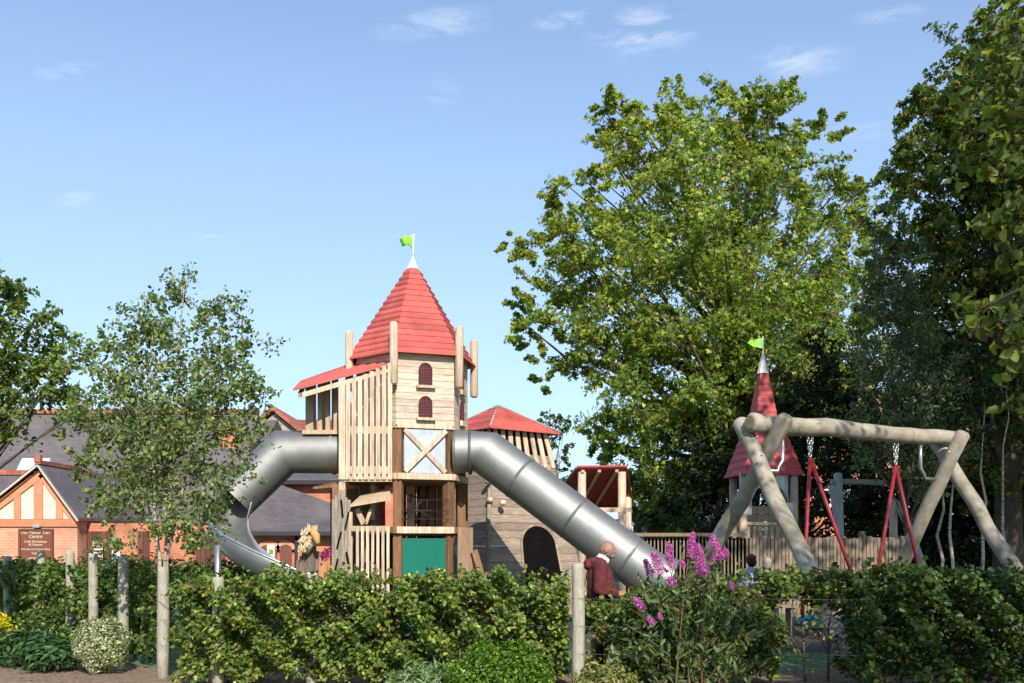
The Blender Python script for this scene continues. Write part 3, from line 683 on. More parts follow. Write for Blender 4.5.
    MB().beam(P(357,509,19),P(364,524,19),.1,.06).build('strut', sawn, t); MB().beam(P(371,509,19),P(366,524,19),.06,.06).build('strut', sawn, t)
    MB().beam(P(351,512,18.9),P(351,574,18.9),.06,.06).build('post', larch, t)
    MB().beam(P(373,482,19.8),P(373,520,19.8),.08,.08).build('post', larch, t)
    # grey climbing wall with slots
    cw = MB(); zz = P(0,497,18.9).z
    xs = [333.5+i*3.1 for i in range(6)]
    for i, px in enumerate(xs): x = P(px,0,18.9).x; cw.box((x,18.9+.006*i,zz/2+random.uniform(-.05,.1)),(.055,.04,zz+random.uniform(-.12,.12)))
    wl = cw.build('climbing_wall', greyv, t)
    sl_ = MB()
    for px, py, rr in ((339,540,.25),(348,560,-.2),(347,520,.2),(342,508,-.1),(336,567,.2)):
        p = P(px,py,18.86); sl_.box(p, (.03,.03,.32), Matrix.Rotation(rr,3,'Y'))
    sl_.build('slot', black, wl)  # black bars laid on the boards for the dark of the slots
    MB().beam(P(337,484,19.1),P(337,500,19.1),.16,.12).build('post', brownw, t)
    mb = MB(); a = P(313,489,19.2); b = P(338,487,19.2); mb.hexa([a,b,b+Vector((0,.9,.14)),a+Vector((.25,.9,.1)),a+Vector((0,0,.04)),b+Vector((0,0,.05)),b+Vector((0,.9,.2)),a+Vector((.25,.9,.16))]); mb.build('small_canopy', brownw, t)
    MB().box((P(352,0,20.4).x,20.45,1.4),(.9,.04,2.7)).build('board_panel', brownw, t)
play_tower()

# ---------------------------------------------------------------- tube slides
def tube_slide():
    t = thing('tube_slide', 'long straight grey steel tube slide descending right from the tower', 'slide', P(470,590,19.6))
    r = .44; a = P(455,452,19.7); b = P(485.5,452,19.7); c = P(648,573,19.0); e = P(672,582,18.9)
    pts = [a, a.lerp(b,.5), b]; n = 9
    for i in range(1, n+1): pts.append(b.lerp(c, i/n))
    pts.append(e)
    MB().tube([pts[0],pts[2],pts[-2],pts[-1]], r, 40, caps=False).build('tube', steel, t)
    for i in [0,1,4,7,10]:
        p = pts[i]; d = (pts[i+1]-pts[i]).normalized(); mb = MB(); mb.tube([p-d*.03,p-d*.012,p-d*.012,p+d*.012,p+d*.012,p+d*.03], [r+.004,r+.004,r+.014,r+.014,r+.004,r+.004], 40, caps=False).build('joint_ring', steelr, t)
    mb = MB(); mb.tube([pts[0],pts[2],pts[-2],pts[-1]], r-.03, 32, caps=False).build('lining', steel, t)
    p = P(575,500,19.6); MB().tube([(p.x+.55,19.55,.0),(p.x+.55,19.45,1.35)], .05).build('support_post', galvp, t)
tube_slide()
def spiral_slide():
    t = thing('curved_slide', 'grey steel slide with a tube top turning into an open curved chute', 'slide', P(290,590,19.6))
    r = .44; a = P(342,452,19.9); b = P(284,452,19.9); c = P(236,498,19.7)
    MB().tube([a,b,c], r*.98, 36, caps=False).build('tube', steel, t)
    MB().tube([a.lerp(b,.12),a.lerp(b,.16)], r+.014, 36, caps=False).build('joint_ring', steel, t)
    # open chute
    Cp = [P(243,492,19.75), P(233,506,19.5), P(228,518,19.2), P(230,530,18.9), P(240,542,18.6), P(258,554,18.4), P(280,566,18.3), P(304,579,18.3)]
    pts = []
    for i in range(len(Cp)-1):
        p0, p1, p2, p3 = Cp[max(0,i-1)], Cp[i], Cp[i+1], Cp[min(len(Cp)-1,i+2)]
        for k in range(5):
            u = k/5; pts.append(.5*((2*p1)+(p2-p0)*u+(2*p0-5*p1+4*p2-p3)*u*u+(3*p1-p0-3*p2+p3)*u**3))
    pts.append(Cp[-1])
    mb = MB(); mb.tube(pts, .37, 22, arc=(math.pi*.90, math.pi*1.98), up=(0,0,1)); ch = mb.build('chute', steel, t); so_ = ch.modifiers.new('s','SOLIDIFY'); so_.thickness = .02
    for s in (0.90, 1.98):
        rim = []
        for i, p in enumerate(pts):
            if i < 10: continue
            tt = (pts[min(i+1,len(pts)-1)]-pts[max(i-1,0)]).normalized(); x = Vector((0,0,1)).cross(tt).normalized(); y = tt.cross(x)
            rim.append(p + (x*math.cos(math.pi*s)+y*math.sin(math.pi*s))*.375)
        MB().tube(rim, .022, 8).build('rim', galvp, t)
    p = P(217,0,18.4); MB().tube([(p.x,18.45,0),(p.x,18.45,P(0,545,18.4).z)], .055).build('support_post', galvp, t)
spiral_slide()

# ---------------------------------------------------------------- fort
def fort():
    cx, cy = P(498,0,23.6).x, 23.6
    t = thing('play_fort', 'weathered timber play fort with red pyramid roof and arched black doorway', 'play tower', (cx, cy, 0))
    def cn(k, r, z=0, off=R(-6)): a = off + R(90*k); return Vector((cx + r*math.sin(a), cy - r*math.cos(a), z))
    ztop = P(0,452,22.4).z; rt, rb = 1.30, 2.25
    def rad(z): return rb + (rt-rb)*max(0,z)/ztop
    # corner nearest camera k=0; k=1 right, k=3 left
    for k in range(4):
        mb = MB(); nb = 21; hb = ztop/nb
        for i in range(nb):
            z0, z1 = i*hb, (i+1)*hb-.008
            a, b, c, d = cn(k, rad(z0), z0), cn(k+1, rad(z0), z0), cn(k+1, rad(z1), z1), cn(k, rad(z1), z1)
            inn = ((a+b)/2 - Vector((cx,cy,(a.z+b.z)/2))).normalized()*-.05
            mb.hexa([a+inn,b+inn,b,a, d+inn,c+inn,c,d])
        mb.build('wall', greyw, t)
    MB().tube([cn(0,rad(0)+.01,0), cn(0,rt+.01,ztop)], .05, 10).build('corner_post', greyv, t)
    # arched doorway on the right-hand face
    a, b = cn(0,rad(0),0), cn(1,rad(0),0)
    def face(u, z): 
        return cn(0,rad(z),z).lerp(cn(1,rad(z),z),u)
    nrm = (face(1,0)-face(0,0)).cross(face(0,1)-face(0,0)).normalized(); 
    if nrm.y > 0: nrm = -nrm
    du = 0
    u0, u1 = .36, .76; zt = P(0,525,22.6).z; zs = zt-.42
    pts = [face(u0,0), face(u0,zs)] + [face((u0+u1)/2 - (u1-u0)/2*math.cos(a_), zs+.42*math.sin(a_)) for a_ in [math.pi*i/12 for i in range(1,12)]] + [face(u1,zs), face(u1,0)]
    dw = MB().prism([p+nrm*.006 for p in pts], nrm*.008).build('doorway', black, t)  # black sheet on the wall paints the shade of an open doorway
    mb = MB()
    for i in range(1, len(pts)-2): mb.beam(pts[i]+nrm*.02, pts[i+1]+nrm*.02, .05, .05)
    mb.beam(pts[0]+nrm*.02, pts[1]+nrm*.02, .05,.05); mb.beam(pts[-2]+nrm*.02, pts[-1]+nrm*.02, .05,.05)
    mb.build('door_frame', greyw, dw)
    # round climbing knobs
    for px, py in ((490,500),(503,503),(488,481)): 
        d_ = 22.1; mb = MB(); mb.ball(P(px,py,d_-.15), (.08,.1,.07), 2).build('climbing_hold', larch, t)
    # flared slats under the roof
    ez = P(0,425,22.0).z; mb = MB(); zsb = P(0,464,22.2).z
    for k in range(4):
        for i in range(8):
            u = (i+.5)/8; a = cn(k, rt+.10, zsb).lerp(cn(k+1, rt+.10, zsb), u); b = cn(k, rt-.12, ez).lerp(cn(k+1, rt-.12, ez), u)
            mb.beam(a, b, .115, .03, side=(cn(k+1,1)-cn(k,1)))
    mb.build('slats', larch, t)
    mb = MB(); mb.prism([cn(k, rt-.12, ztop-.1) for k in range(4)], (0,0,ez-ztop+.1)); mb.build('shade_core', black, t)  # black block added so the gaps between slats look shaded
    mb = MB(); 
    def cn2(k, r, z=0): return cn(k, r, z)
    hexroof(mb, 1.44, ez-.03, .05, P(0,405,23.3).z, 8, .03, corner=cn2, nc=4); mb.build('roof', redr, t)
    for k in range(4): MB().tube([cn(k,1.49,ez), cn(k,.04,P(0,404,23.3).z)], .02, 6).build('hip_trim', leadm, t)
fort()
def lookout():
    d = 26.0; p0 = P(603,0,d)
    t = thing('lookout_platform', 'open play platform with red hipped roof seen from its dark underside', 'play tower', (p0.x, d, 0))
    zt = P(0,470,d).z; zr = P(0,510,d).z
    xs = (P(582,0,d).x, P(622,0,d).x)
    for x, y in ((xs[0],d),(xs[1],d),(xs[1]+.25,d+.9),(xs[0]-.1,d+1.2)):
        MB().tube([(x,y,0),(x,y,zt-.05-(y-d)*.4)], .105, 12).build('post', larch, t)
    fl, fr = P(577,469,d-.15), P(627,468.5,d-.15); wl = Vector((P(561,0,d).x, d+1.0, P(0,491,d+1).z)); wr = Vector((P(638,0,d).x, d+1.0, P(0,503,d+1).z))
    bl, br = Vector((fl.x+.0, d+1.9, P(0,510,d+1.9).z)), Vector((fr.x-.1, d+1.9, P(0,510,d+1.9).z))
    up = Vector((0,0,.05))
    fl2, fr2 = fl+Vector((.45,.9,-.25)), fr+Vector((-.35,.9,-.25))
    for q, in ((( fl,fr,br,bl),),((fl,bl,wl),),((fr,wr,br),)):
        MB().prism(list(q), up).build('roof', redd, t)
    MB().beam(fl+Vector((0,-.02,.06)), fr+Vector((0,-.02,.06)), .05,.05, side=(0,0,1)).build('roof_edge', redk, t)
    MB().beam(fl+Vector((-.0,-.02,.04)), wl+Vector((0,-.02,.04)), .05,.05, side=(0,0,1)).build('roof_edge', greyw, t)
    for i, u in enumerate((.12,.45,.8)):
        MB().beam(fl.lerp(fr,u)+Vector((0,.02,-.05)), bl.lerp(br,max(0,u-.35))+Vector((0,0,-.05)), .08,.09).build('rafter', sawn, t)
    MB().box(((xs[0]+xs[1])/2+.1, d-.05, zr),(xs[1]-xs[0]+.3,.1,.12)).build('rail', larch, t)
    MB().box(((xs[0]+xs[1])/2, d+.3, zr-.38),(xs[1]-xs[0],.1,.3)).build('rail', sawn, t)
    MB().box(((xs[0]+xs[1])/2, d+.6, zr-.9),(xs[1]-xs[0]+.2,1.2,.12)).build('deck', sawn, t)
    MB().box((xs[0]-.0, d+.9, 1.1),(.5,.1,2.2)).build('wall', greyw, t)
lookout()
def small_tower():
    d = 25.0; cx = P(763,0,d).x
    t = thing('turret_playhouse', 'small playhouse turret with slender red spire, white tip and grey arch', 'playhouse', (cx, d, 0))
    def cs(k, r, z=0): a = R(-45+90*k+6); return Vector((cx + r*math.sin(a), d - r*math.cos(a), z))
    zs = P(0,476,d).z; zm = P(0,432,d).z; zt = P(0,373,d).z
    mb = MB(); hexroof(mb, 1.04, zs, .54, zm+.06, 6, .03, corner=cs, nc=4); mb.build('roof_skirt', redk, t)
    mb = MB(); hexroof(mb, .44, zm+.05, .12, zt, 10, .02, corner=cs, nc=4); mb.build('spire', redk, t)
    mb = MB(); mb.tube([(cx,d,zt-.02),(cx,d,P(0,350,d).z)], [.15,.01], 8, smooth=False); mb.build('spire_tip', white, t)
    MB().tube([(cx,d,P(0,356,d).z),(cx,d,P(0,336,d).z)], .015).build('flagpole', white, t)
    f = MB(); z1 = P(0,338,d).z
    f.prism([(cx,d,z1),(cx-.28,d+.05,z1-.03),(cx-.40,d-.02,z1-.12),(cx-.26,d,z1-.2),(cx,d,z1-.26)], (0,.012,0)); f.build('flag', mat('lime_green_flag',(.1,.5,.05)), t)
    for s in (-1,1):
        for y in (d-.55,d+.55): MB().tube([(cx+s*.62,y,0),(cx+s*.62,y,zs+.03)], .1, 10).build('post', sawn, t)
    # arched front panel
    zc = P(0,505,d).z; w = .55
    arc = [(cx+w*.82*math.cos(a), d-.6, zc+.0+.48*math.sin(a)) for a in [math.pi*i/10 for i in range(11)]]
    mb = MB()
    for i in range(10):
        a, b = Vector(arc[i]), Vector(arc[i+1]); mb.prism([a, b, Vector((b.x,b.y,zs-.02)), Vector((a.x,a.y,zs-.02))], (0,-.04,0))
    for s in (-1,1): mb.box((cx+s*.5,d-.62,zc-.12),(.14,.04,.3))
    mb.build('arch_panel', mat('grey_painted_panel',(.42,.42,.4)), t)
    mb = MB()
    for i in range(12): mb.box((cx, d+.6, .3+i*.2),(1.2,.04,.19))
    mb.build('back_wall', sawn, t)
    mb = MB()
    for i in range(8): mb.box((cx-.5+i*.143, d-.58, P(0,531,d).z-.15),(.07,.03,.5))
    mb.box((cx,d-.6,P(0,524,d).z),(1.2,.05,.08)); mb.build('balustrade', sawn, t)
    MB().box((cx,d,P(0,541,d).z-.1),(1.3,1.2,.1)).build('deck', sawn, t)
small_tower()

# ---------------------------------------------------------------- log swing
def swing():
    E = Vector((3.33, 14.0, 3.32)); bd = Vector((.870,.493,0)).normalized(); pd = Vector((bd.y,-bd.x,0))  # pd: right and near
    Rr = .128
    t = thing('log_swing', 'big swing frame of pale debarked logs with crossed legs and long beam', 'swing', (E.x, E.y, 0))
    L = P(952,438,16.1); bv = (Vector((L.x,L.y,3.32))-E); BL = bv.length; bd = bv.normalized()
    def wob(a, b, r0, r1, n=10, amp=.012):
        pts = [a.lerp(b, i/n)+Vector((random.gauss(0,1),random.gauss(0,1),random.gauss(0,1)))*amp*(0 if i in (0,n) else 1) for i in range(n+1)]
        d = (b-a).normalized(); rs = [r0+(r1-r0)*i/n + random.uniform(-.004,.004) for i in range(n+1)]
        pts = [a-d*.035]+pts+[b+d*.035]; rs = [r0*.72]+rs+[r1*.72]
        return pts, rs
    p, r = wob(E+bd*.04, E+bd*(BL+.02), .138, .118, 12); MB().tube(p, r, 20).build('beam', logw, t)
    def leg(along, top_off, z_top, foot_off, r0=.114, r1=.126):
        a = E+bd*along+pd*top_off; a.z = z_top; b = E+bd*along+pd*foot_off; b.z = -.3
        p, r = wob(a, b, r0, r1); MB().tube(p, r, 18).build('leg', logw, t)
    leg(.12, -.33, 3.36, 1.95); leg(.34, .34, 3.36, -2.7)
    leg(BL-.12, -.22, 3.3, 2.2, .108, .118); leg(BL-.30, .42, 3.33, -1.6, .108, .118)
    # galvanised brackets
    for x0, s in ((E+bd*.62, -1), (E+bd*(BL-.75), 1)):
        a = x0-Vector((0,0,.15)); q = a-Vector((0,0,.36)); m = q + bd*(.10*s) - Vector((0,0,.16)); e = m + bd*(.30*s)
        MB().tube([a, a.lerp(q,.5), q, q.lerp(m,.6)+bd*.02*s, m, e], .026, 10).build('bracket', galvp, t)
    eg = MB(); c0 = E-bd*.0; eg.tube([E+bd*.03-bd*.036, E+bd*.03-bd*.042],[.098,.095],20).build('end_grain', mat('end_grain',(.30,.24,.13),.9,var=.45,nscale=9), t)
    # bolts
    mb = MB()
    for px, py, dd in ((757,437,13.75),(762,455,13.75),(949,452,15.6)): mb.ball(P(px,py,dd), .022, 1)
    mb.build('bolts', galvp, t)
    # nest swings
    def chain(a, b, n):
        mb = MB(); d = (b-a)/n
        for i in range(n):
            c = a+d*(i+.5); s = Vector((1,.3,0)).normalized() if i%2 else Vector((.3,-1,0)).normalized(); u = d.normalized()
            ringp = [c + s*(.022*math.cos(x)) + u*(d.length*.68*math.sin(x)) for x in [2*math.pi*k/8 for k in range(9)]]
            mb.tube(ringp, .007, 5, caps=False)
        return mb
    redrod = mat('red_rope_sleeve', (.22,.014,.02), .5, var=.15, nscale=12)
    rim = mat('blue_teal_rim', (.03,.20,.25), .6, var=.2, nscale=10); netm = mat('dark_net', (.04,.04,.045))
    for (u, d1, pa, pb, lab) in ((1.16, 14.55, (802,622), (868,617), 'blue-rimmed swing seat on red ropes, beside the nearer crossed legs'),
                                 (2.98, 15.5, (871,612), (929,613), 'swing seat on red ropes, hung near the far end of the log beam')):
        top = E+bd*u; top.z = 3.32-.15
        j = Vector((top.x, top.y, P(0,458 if u<2 else 466,d1).z))
        s = thing('basket_swing', lab, 'swing seat', j, 'red roped swing seats under the log beam')
        for o in (-1,1): chain(top+bd*.045*o, j+Vector((0,0,.02)), 6).build('chain', galvp, s)
        a, b = P(*pa, d1-.3), P(*pb, d1-.1)
        for e in (a, b): MB().tube([j, j.lerp(e,.5)+Vector((0,0,-.012)), e], .027, 10).build('rope', redrod, s)
        c = (a+b)/2; rr = (b-a).length/2; c.z -= .04
        ringp = [c+Vector((rr*math.cos(x), rr*math.sin(x), -.0)) for x in [2*math.pi*k/28 for k in range(29)]]
        MB().tube(ringp, .075, 10, caps=False).build('ring', rim, s)
        mb = MB()
        for k in range(-4,5):
            h = math.sqrt(max(0, 1-(k/5)**2))*rr
            mb.tube([c+Vector((k/5*rr,-h,0)), c+Vector((k/5*rr,0,-.12)), c+Vector((k/5*rr,h,0))], .012, 5); mb.tube([c+Vector((-h,k/5*rr,0)), c+Vector((0,k/5*rr,-.12)), c+Vector((h,k/5*rr,0))], .012, 5)
        mb.build('net', netm, s)
swing()
def far_frame():
    d = 26.0; gl = mat('grey_log', (.36,.36,.34), .8, var=.25, nscale=4, stretch=(3,3,.6))
    t = thing('log_climbing_frame', 'silver-grey log frame with a crossbar behind the red swing ropes', 'climbing frame', P(840,600,d))
    def lg(a, b, r=.11, m=gl, nm='post'):
        a, b = Vector(a), Vector(b); u = (b-a).normalized(); MB().tube([a-u*.03,a,a.lerp(b,.5)+Vector((.02,0,.02)),b,b+u*.03], [r*.6,r,r*1.03,r,r*.6], 12).build(nm, m, t)
    lg(P(838,474,d), P(840,612,d)); lg(P(832,486,d-.3), P(851,612,d-.6), .09); lg(P(832,482,d-.05), P(884,483,d+1.5), .075, nm='crossbar')
    lg(P(893,500,d), P(893,612,d), .10, larch); lg(P(897,503,d), P(916,545,d-1), .09); lg(P(916,545,d-1), P(935,600,d-1), .07)
    lg(P(845,540,d), P(900,556,d-.5), .07, darkw, 'crossbar'); lg(P(862,532,d), P(863,612,d), .10, darkw)
    lg(P(878,545,d), P(905,575,d-.5), .05, larch, 'brace')
far_frame()

# ---------------------------------------------------------------- back fence
def back_fence():
    d = 23.5
    t = thing('wooden_fence', 'brown palisade fence running behind the swings and slide', 'fence', P(750,570,d))
    x0, x1 = P(625,0,d).x, P(905,0,d).x; zt = P(0,536,d).z
    mb = MB(); n = 76
    for i in range(n):
        x = x0+(x1-x0)*i/n; solid = x < P(748,0,d).x
        mb.box((x, d, zt/2-.02+random.uniform(-.02,.02)), (.10 if not solid else .14, .025, zt-.04))
    mb.build('pales', darkw, t)
    MB().box(((x0+P(746,0,d).x)/2, d-.05, zt+.03), (P(746,0,d).x-x0,.2,.08)).build('coping', darkw, t)
    for z in (.5, zt-.15): MB().box(((x0+x1)/2, d+.05, z),(x1-x0,.06,.1)).build('rail', darkw, t)
    for i in range(9):
        x = x0+(x1-x0)*i/8; MB().box((x, d+.12, zt/2),( .12,.12,zt)).build('post', darkw, t)
back_fence()

# ---------------------------------------------------------------- foreground fence posts + wires
GP = 'weathered posts of the foreground fence'
posts = [(7,17.6,556,'pale post furthest left by the orange gable'),(41,16.6,551,'pale post standing under the brown sign'),(70,15.6,551,'pale post right of the brown sign'),
 (93,14.4,553,'tall pale post behind the white-edged shrub'),(123,13.2,556,'tall pale post right of the white-edged shrub'),(163,11.85,567,'pale corner post supporting the multi-stemmed birch'),
 (218,11.08,577,'pale post in the hedge below the slide support pole'),(312,11.35,575,'short post sunk in the hedge under the carved horse'),(448,11.6,580,'short post buried in the hedge below the teal panel'),
 (578,10.9,563,'lichen-stained tall post between the hedge and the bald man')]
tops = []
for i, (px, d, py, lab) in enumerate(posts):
    p = P(px, py, d); r = {578:.071,163:.068}.get(px, .068); h = p.z
    mb = MB(); pts = [(0,0,-.1),(0,0,.3),(.006,0,.7),(0,.004,h-.06),(0,0,h-.012),(0,0,h)]
    mb.tube([Vector(q) for q in pts], [r*1.02,r,r*.99,r*.97,r*.93,r*.75], 14)
    o = mb.build('fence_post', postw); o.location = (p.x, p.y, 0); tag(o, lab, 'post', GP); tops.append((p.x, p.y, h))
wirem = mat('fence_wire', (.09,.09,.085), .7, .2)
for hz_ in (1.02,.72,.42):
    mb = MB(); pts = [Vector((x, y-.07, hz_+.0*i)) for i, (x, y, h) in enumerate(tops)] + [Vector((2.2,10.8,hz_)),Vector((6.6,10.7,hz_))]
    q = []
    for a, b in zip(pts, pts[1:]): q += [a, a.lerp(b,.5)+Vector((0,0,-.015))]
    q.append(pts[-1]); mb.tube(q, .002, 5)
    o = mb.build('fence_wire', wirem); tag(o, {1.02:'top strand of wire strung along the fence posts',.72:'middle strand of wire strung along the fence posts',.42:'lowest strand of wire strung along the fence posts'}[hz_], 'wire', 'fence wires')

# ---------------------------------------------------------------- people
skinm = mat('skin', (.42,.21,.15), .55, var=.08, nscale=8); hood = mat('maroon_fleece', (.15,.028,.03), .95, var=.25, nscale=10, bump=.3, bscale=60)
def chain_balls(mb, J, Eg, grow=0.0):
    """overlapping ellipsoids along every bone, radii tapering from joint to joint (depth, width, height)"""
    def rad_(v): return Vector((v[4], v[3], (v[3]+v[4])/2))+Vector((grow,)*3) if len(v) > 4 else Vector((v[3]+grow,)*3)
    for a, b in Eg:
        pa_, pb_ = Vector(J[a][:3]), Vector(J[b][:3]); ra, rb = rad_(J[a]), rad_(J[b])
        n = max(3, int((pb_-pa_).length/(min(ra.x, rb.x)*.35)))
        for k in range(n+1): mb.ball(pa_.lerp(pb_, k/n), tuple(ra.lerp(rb, k/n)), 2)
def skinpart(name, parent, joints, edges, m):
    mb = MB(); chain_balls(mb, joints, edges, .004); m2 = bpy.data.meshes.new('tmp2'); mb.bm.to_mesh(m2); mb.bm.free()
    o = bpy.data.objects.new(name, m2); COL.objects.link(o); rm = o.modifiers.new('r','REMESH'); rm.mode = 'VOXEL'; rm.voxel_size = .011; rm.use_smooth_shade = True
    sm_ = o.modifiers.new('s','SMOOTH'); sm_.iterations = 3
    # soft folds in the cloth
    tx = bpy.data.textures.new('folds','CLOUDS'); tx.noise_scale = .09; dp = o.modifiers.new('d','DISPLACE'); dp.texture = tx; dp.strength = .022; dp.mid_level = .35
    dg = bpy.context.evaluated_depsgraph_get(); dg.update(); fin = bpy.data.meshes.new_from_object(o.evaluated_get(dg)); o.modifiers.clear(); o.data = fin
    fin.materials.clear(); fin.materials.append(m); o.parent = parent; return o
def ellipsoid_head(parent, c, s, m, face=(1,0), nm='head'):
    """a head with brow, nose, chin and ears, looking towards local direction face"""
    f = Vector((face[0], face[1], 0)).normalized(); side = Vector((-f.y, f.x, 0)); c = Vector(c)
    mb = MB(); g = bmesh.ops.create_icosphere(mb.bm, subdivisions=4, radius=1)
    for v in g['verts']:
        x, y, z = v.co   # x forward, y side, z up
        X, Y, Z = x*.098, y*.076, z*.115
        if z < 0: X *= 1-.10*abs(z) if x > 0 else 1-.45*abs(z); Y *= 1-.32*abs(z)
        # nose, brow, eye sockets, mouth, chin
        nz_ = math.exp(-((y/.16)**2) - ((z+.12)/.2)**2) if x > .6 else 0; X += .026*nz_
        br = math.exp(-((z-.18)/.09)**2)*(1 if x > .5 else 0)*math.exp(-(y/.6)**2); X += .006*br
        ey = (math.exp(-(((abs(y)-.36)/.15)**2) - ((z-.02)/.1)**2)) if x > .5 else 0; X -= .012*ey
        mo = math.exp(-((y/.3)**2) - ((z+.5)/.05)**2) if x > .4 else 0; X -= .006*mo
        chn = math.exp(-((y/.3)**2) - ((z+.85)/.2)**2) if x > .1 else 0; X += .022*chn
        v.co = c + f*X*s + side*Y*s + Vector((0,0,Z*s))
    mb._mark(mb.bm.faces, .5, True)
    for sg in (-1,1):
        mb.ball(c + side*(sg*.078*s) + Vector((0,0,-.005)) - f*.005, (.022*s,.016*s,.032*s), 2, .5)
    return mb
def body_with_head(label, loc, J, Eg, head_c, face, headscale, skin, yaw=0):
    """grow the body from skinned joints, add head and neck, remesh to ONE continuous surface"""
    mb = ellipsoid_head(None, head_c, headscale, skin, face)
    chain_balls(mb, J, Eg)
    for pp, rr_ in HANDS: mb.tube(pp, rr_, 10)
    HANDS.clear()
    mb.bm.normal_update(); m2 = bpy.data.meshes.new('tmp2'); mb.bm.to_mesh(m2); mb.bm.free()
    o = bpy.data.objects.new('person', m2); COL.objects.link(o); rm = o.modifiers.new('r','REMESH'); rm.mode = 'VOXEL'; rm.voxel_size = .007; rm.use_smooth_shade = True; sm_ = o.modifiers.new('s','SMOOTH'); sm_.iterations = 3
    dg = bpy.context.evaluated_depsgraph_get(); dg.update(); fin = bpy.data.meshes.new_from_object(o.evaluated_get(dg)); o.modifiers.clear(); o.data = fin
    bmf = bmesh.new(); bmf.from_mesh(fin); left = set(bmf.verts); isl = []
    while left:
        st = [left.pop()]; cur = []
        while st:
            v = st.pop(); cur.append(v)
            for e in v.link_edges:
                w_ = e.other_vert(v)
                if w_ in left: left.remove(w_); st.append(w_)
        isl.append(cur)
    isl.sort(key=len, reverse=True)
    for c_ in isl[1:]: bmesh.ops.delete(bmf, geom=c_, context='VERTS')
    bmf.to_mesh(fin); bmf.free()
    fin.materials.clear(); fin.materials.append(skin); o.location = loc; o.rotation_euler[2] = yaw; tag(o, label, 'person'); return o
HANDS = []
def fingers(J, Eg, wrist, d, up, side=1, curl=.5, pre='a'):
    """a palm, four unequal bent fingers and a thumb; closed tubes that the voxel remesh fuses with the arm"""
    w = Vector(wrist); d = Vector(d).normalized(); up = Vector(up); up = (up-d*up.dot(d)).normalized(); s = d.cross(up)*side
    HANDS.append(([w-d*.03, w+d*.02, w+d*.06, w+d*.095], [.026,.030,.034,.026]))
    for k, L in enumerate((.068,.078,.072,.056)):
        b = w+d*.07+s*(.030-.020*k); m = b+d*(L*.5+.02)-up*L*.12; e = m+d*L*.42-up*L*curl
        HANDS.append(([b, b.lerp(m,.5), m, m.lerp(e,.6), e], [.0115,.011,.0105,.010,.0085]))
    b = w+d*.03+s*.02; e = b+d*.05+s*.035-up*.01; HANDS.append(([b, b.lerp(e,.5), e, e+d*.025], [.013,.012,.011,.009]))
def man():
    d = 12.3; base = Vector((P(598,0,d).x, d, 0))
    J = {'pelvis':(0,0,.90,.14,.11),'waist':(0.0,0,1.05,.13,.10),'chest':(.02,0,1.22,.16,.115),'ub':(.03,0,1.34,.12,.09),'neck':(.05,0,1.40,.055),'n2':(.085,0,1.47,.052)}
    Eg = [('pelvis','waist'),('waist','chest'),('chest','ub'),('ub','neck'),('neck','n2')]
    for s, n in ((-1,'a'),(1,'b')):
        J[n+'sh'] = (.02,s*.17,1.33,.065); J[n+'el'] = (.0 if n=='a' else .06,s*.24,1.06,.045); J[n+'wr'] = (.24 if n=='a' else .27,s*.17,1.0,.028)
        Eg += [('ub',n+'sh'),(n+'sh',n+'el'),(n+'el',n+'wr')]
        fingers(J, Eg, J[n+'wr'][:3], (1,-s*.12,.0), (0,0,1), side=s, curl=.5, pre=n)
        J[n+'hip'] = (0,s*.09,.84,.095); J[n+'kn'] = (.04,s*.11,.47,.06); J[n+'an'] = (-.02,s*.11,.09,.042); J[n+'toe'] = (.14,s*.12,.04,.038)
        Eg += [('pelvis',n+'hip'),(n+'hip',n+'kn'),(n+'kn',n+'an'),(n+'an',n+'toe')]
    o = body_with_head('bald man with grey beard in a maroon hooded top, standing behind the hedge', base, J, Eg, (.115,0,1.535), (1,-.25), 1.0, skinm, yaw=0)
    # hoodie
    H = {'hem':(0,0,.82,.165,.135),'waist':(0.03,0,1.02,.185,.165),'chest':(.02,0,1.2,.20,.165),'ub':(.015,0,1.33,.15,.11),'col':(.035,0,1.395,.085,.08)}
    E2 = [('hem','waist'),('waist','chest'),('chest','ub'),('ub','col')]
    for s, n in ((-1,'a'),(1,'b')):
        H[n+'sh'] = (.015,s*.18,1.32,.085); H[n+'m'] = ((.0+.02)/2,s*.215,1.19,.072); H[n+'el'] = (0 if n=='a' else .06,s*.245,1.06,.066); H[n+'cf'] = (.19 if n=='a' else .22,s*.19,1.01,.045)
        E2 += [('ub',n+'sh'),(n+'sh',n+'m'),(n+'m',n+'el'),(n+'el',n+'cf')]
    h = skinpart('hooded_top', o, H, E2, hood)
    mb = MB(); mb.ball((-.125,0,1.36),(.06,.115,.07),3); mb.ball((-.04,0,1.405),(.09,.11,.045),3); mb.build('hood', hood, None).parent = h
    cl = MB(); cl.tube([(.045,0,1.40),(.08,0,1.462)], [.095,.072], 18, caps=False); c_ = cl.build('collar', white); c_.parent = h; c_.modifiers.new('s','SOLIDIFY').thickness = .012
    T = {'w':(0,0,.92,.155,.13)}; E3 = []
    for s, n in ((-1,'a'),(1,'b')):
        T[n+'h'] = (0,s*.09,.82,.105); T[n+'k'] = (.04,s*.11,.47,.075); T[n+'a'] = (-.01,s*.11,.09,.064); E3 += [('w',n+'h'),(n+'h',n+'k'),(n+'k',n+'a')]
    skinpart('trousers', o, T, E3, mat('dark_trousers',(.03,.032,.045),.9))
    sh = mat('dark_shoes',(.03,.025,.02))
    for s in (-1,1): b = MB(); b.ball((.05,s*.12,.045),(.14,.055,.05),3); b.build('shoe', sh).parent = o
    be = MB(); be.ball((.165,-.02,1.462),(.045,.052,.030),3); be.ball((.14,-.03,1.475),(.04,.05,.035),3); be.build('beard', mat('grey_beard',(.17,.12,.10),.9)).parent = o
man()
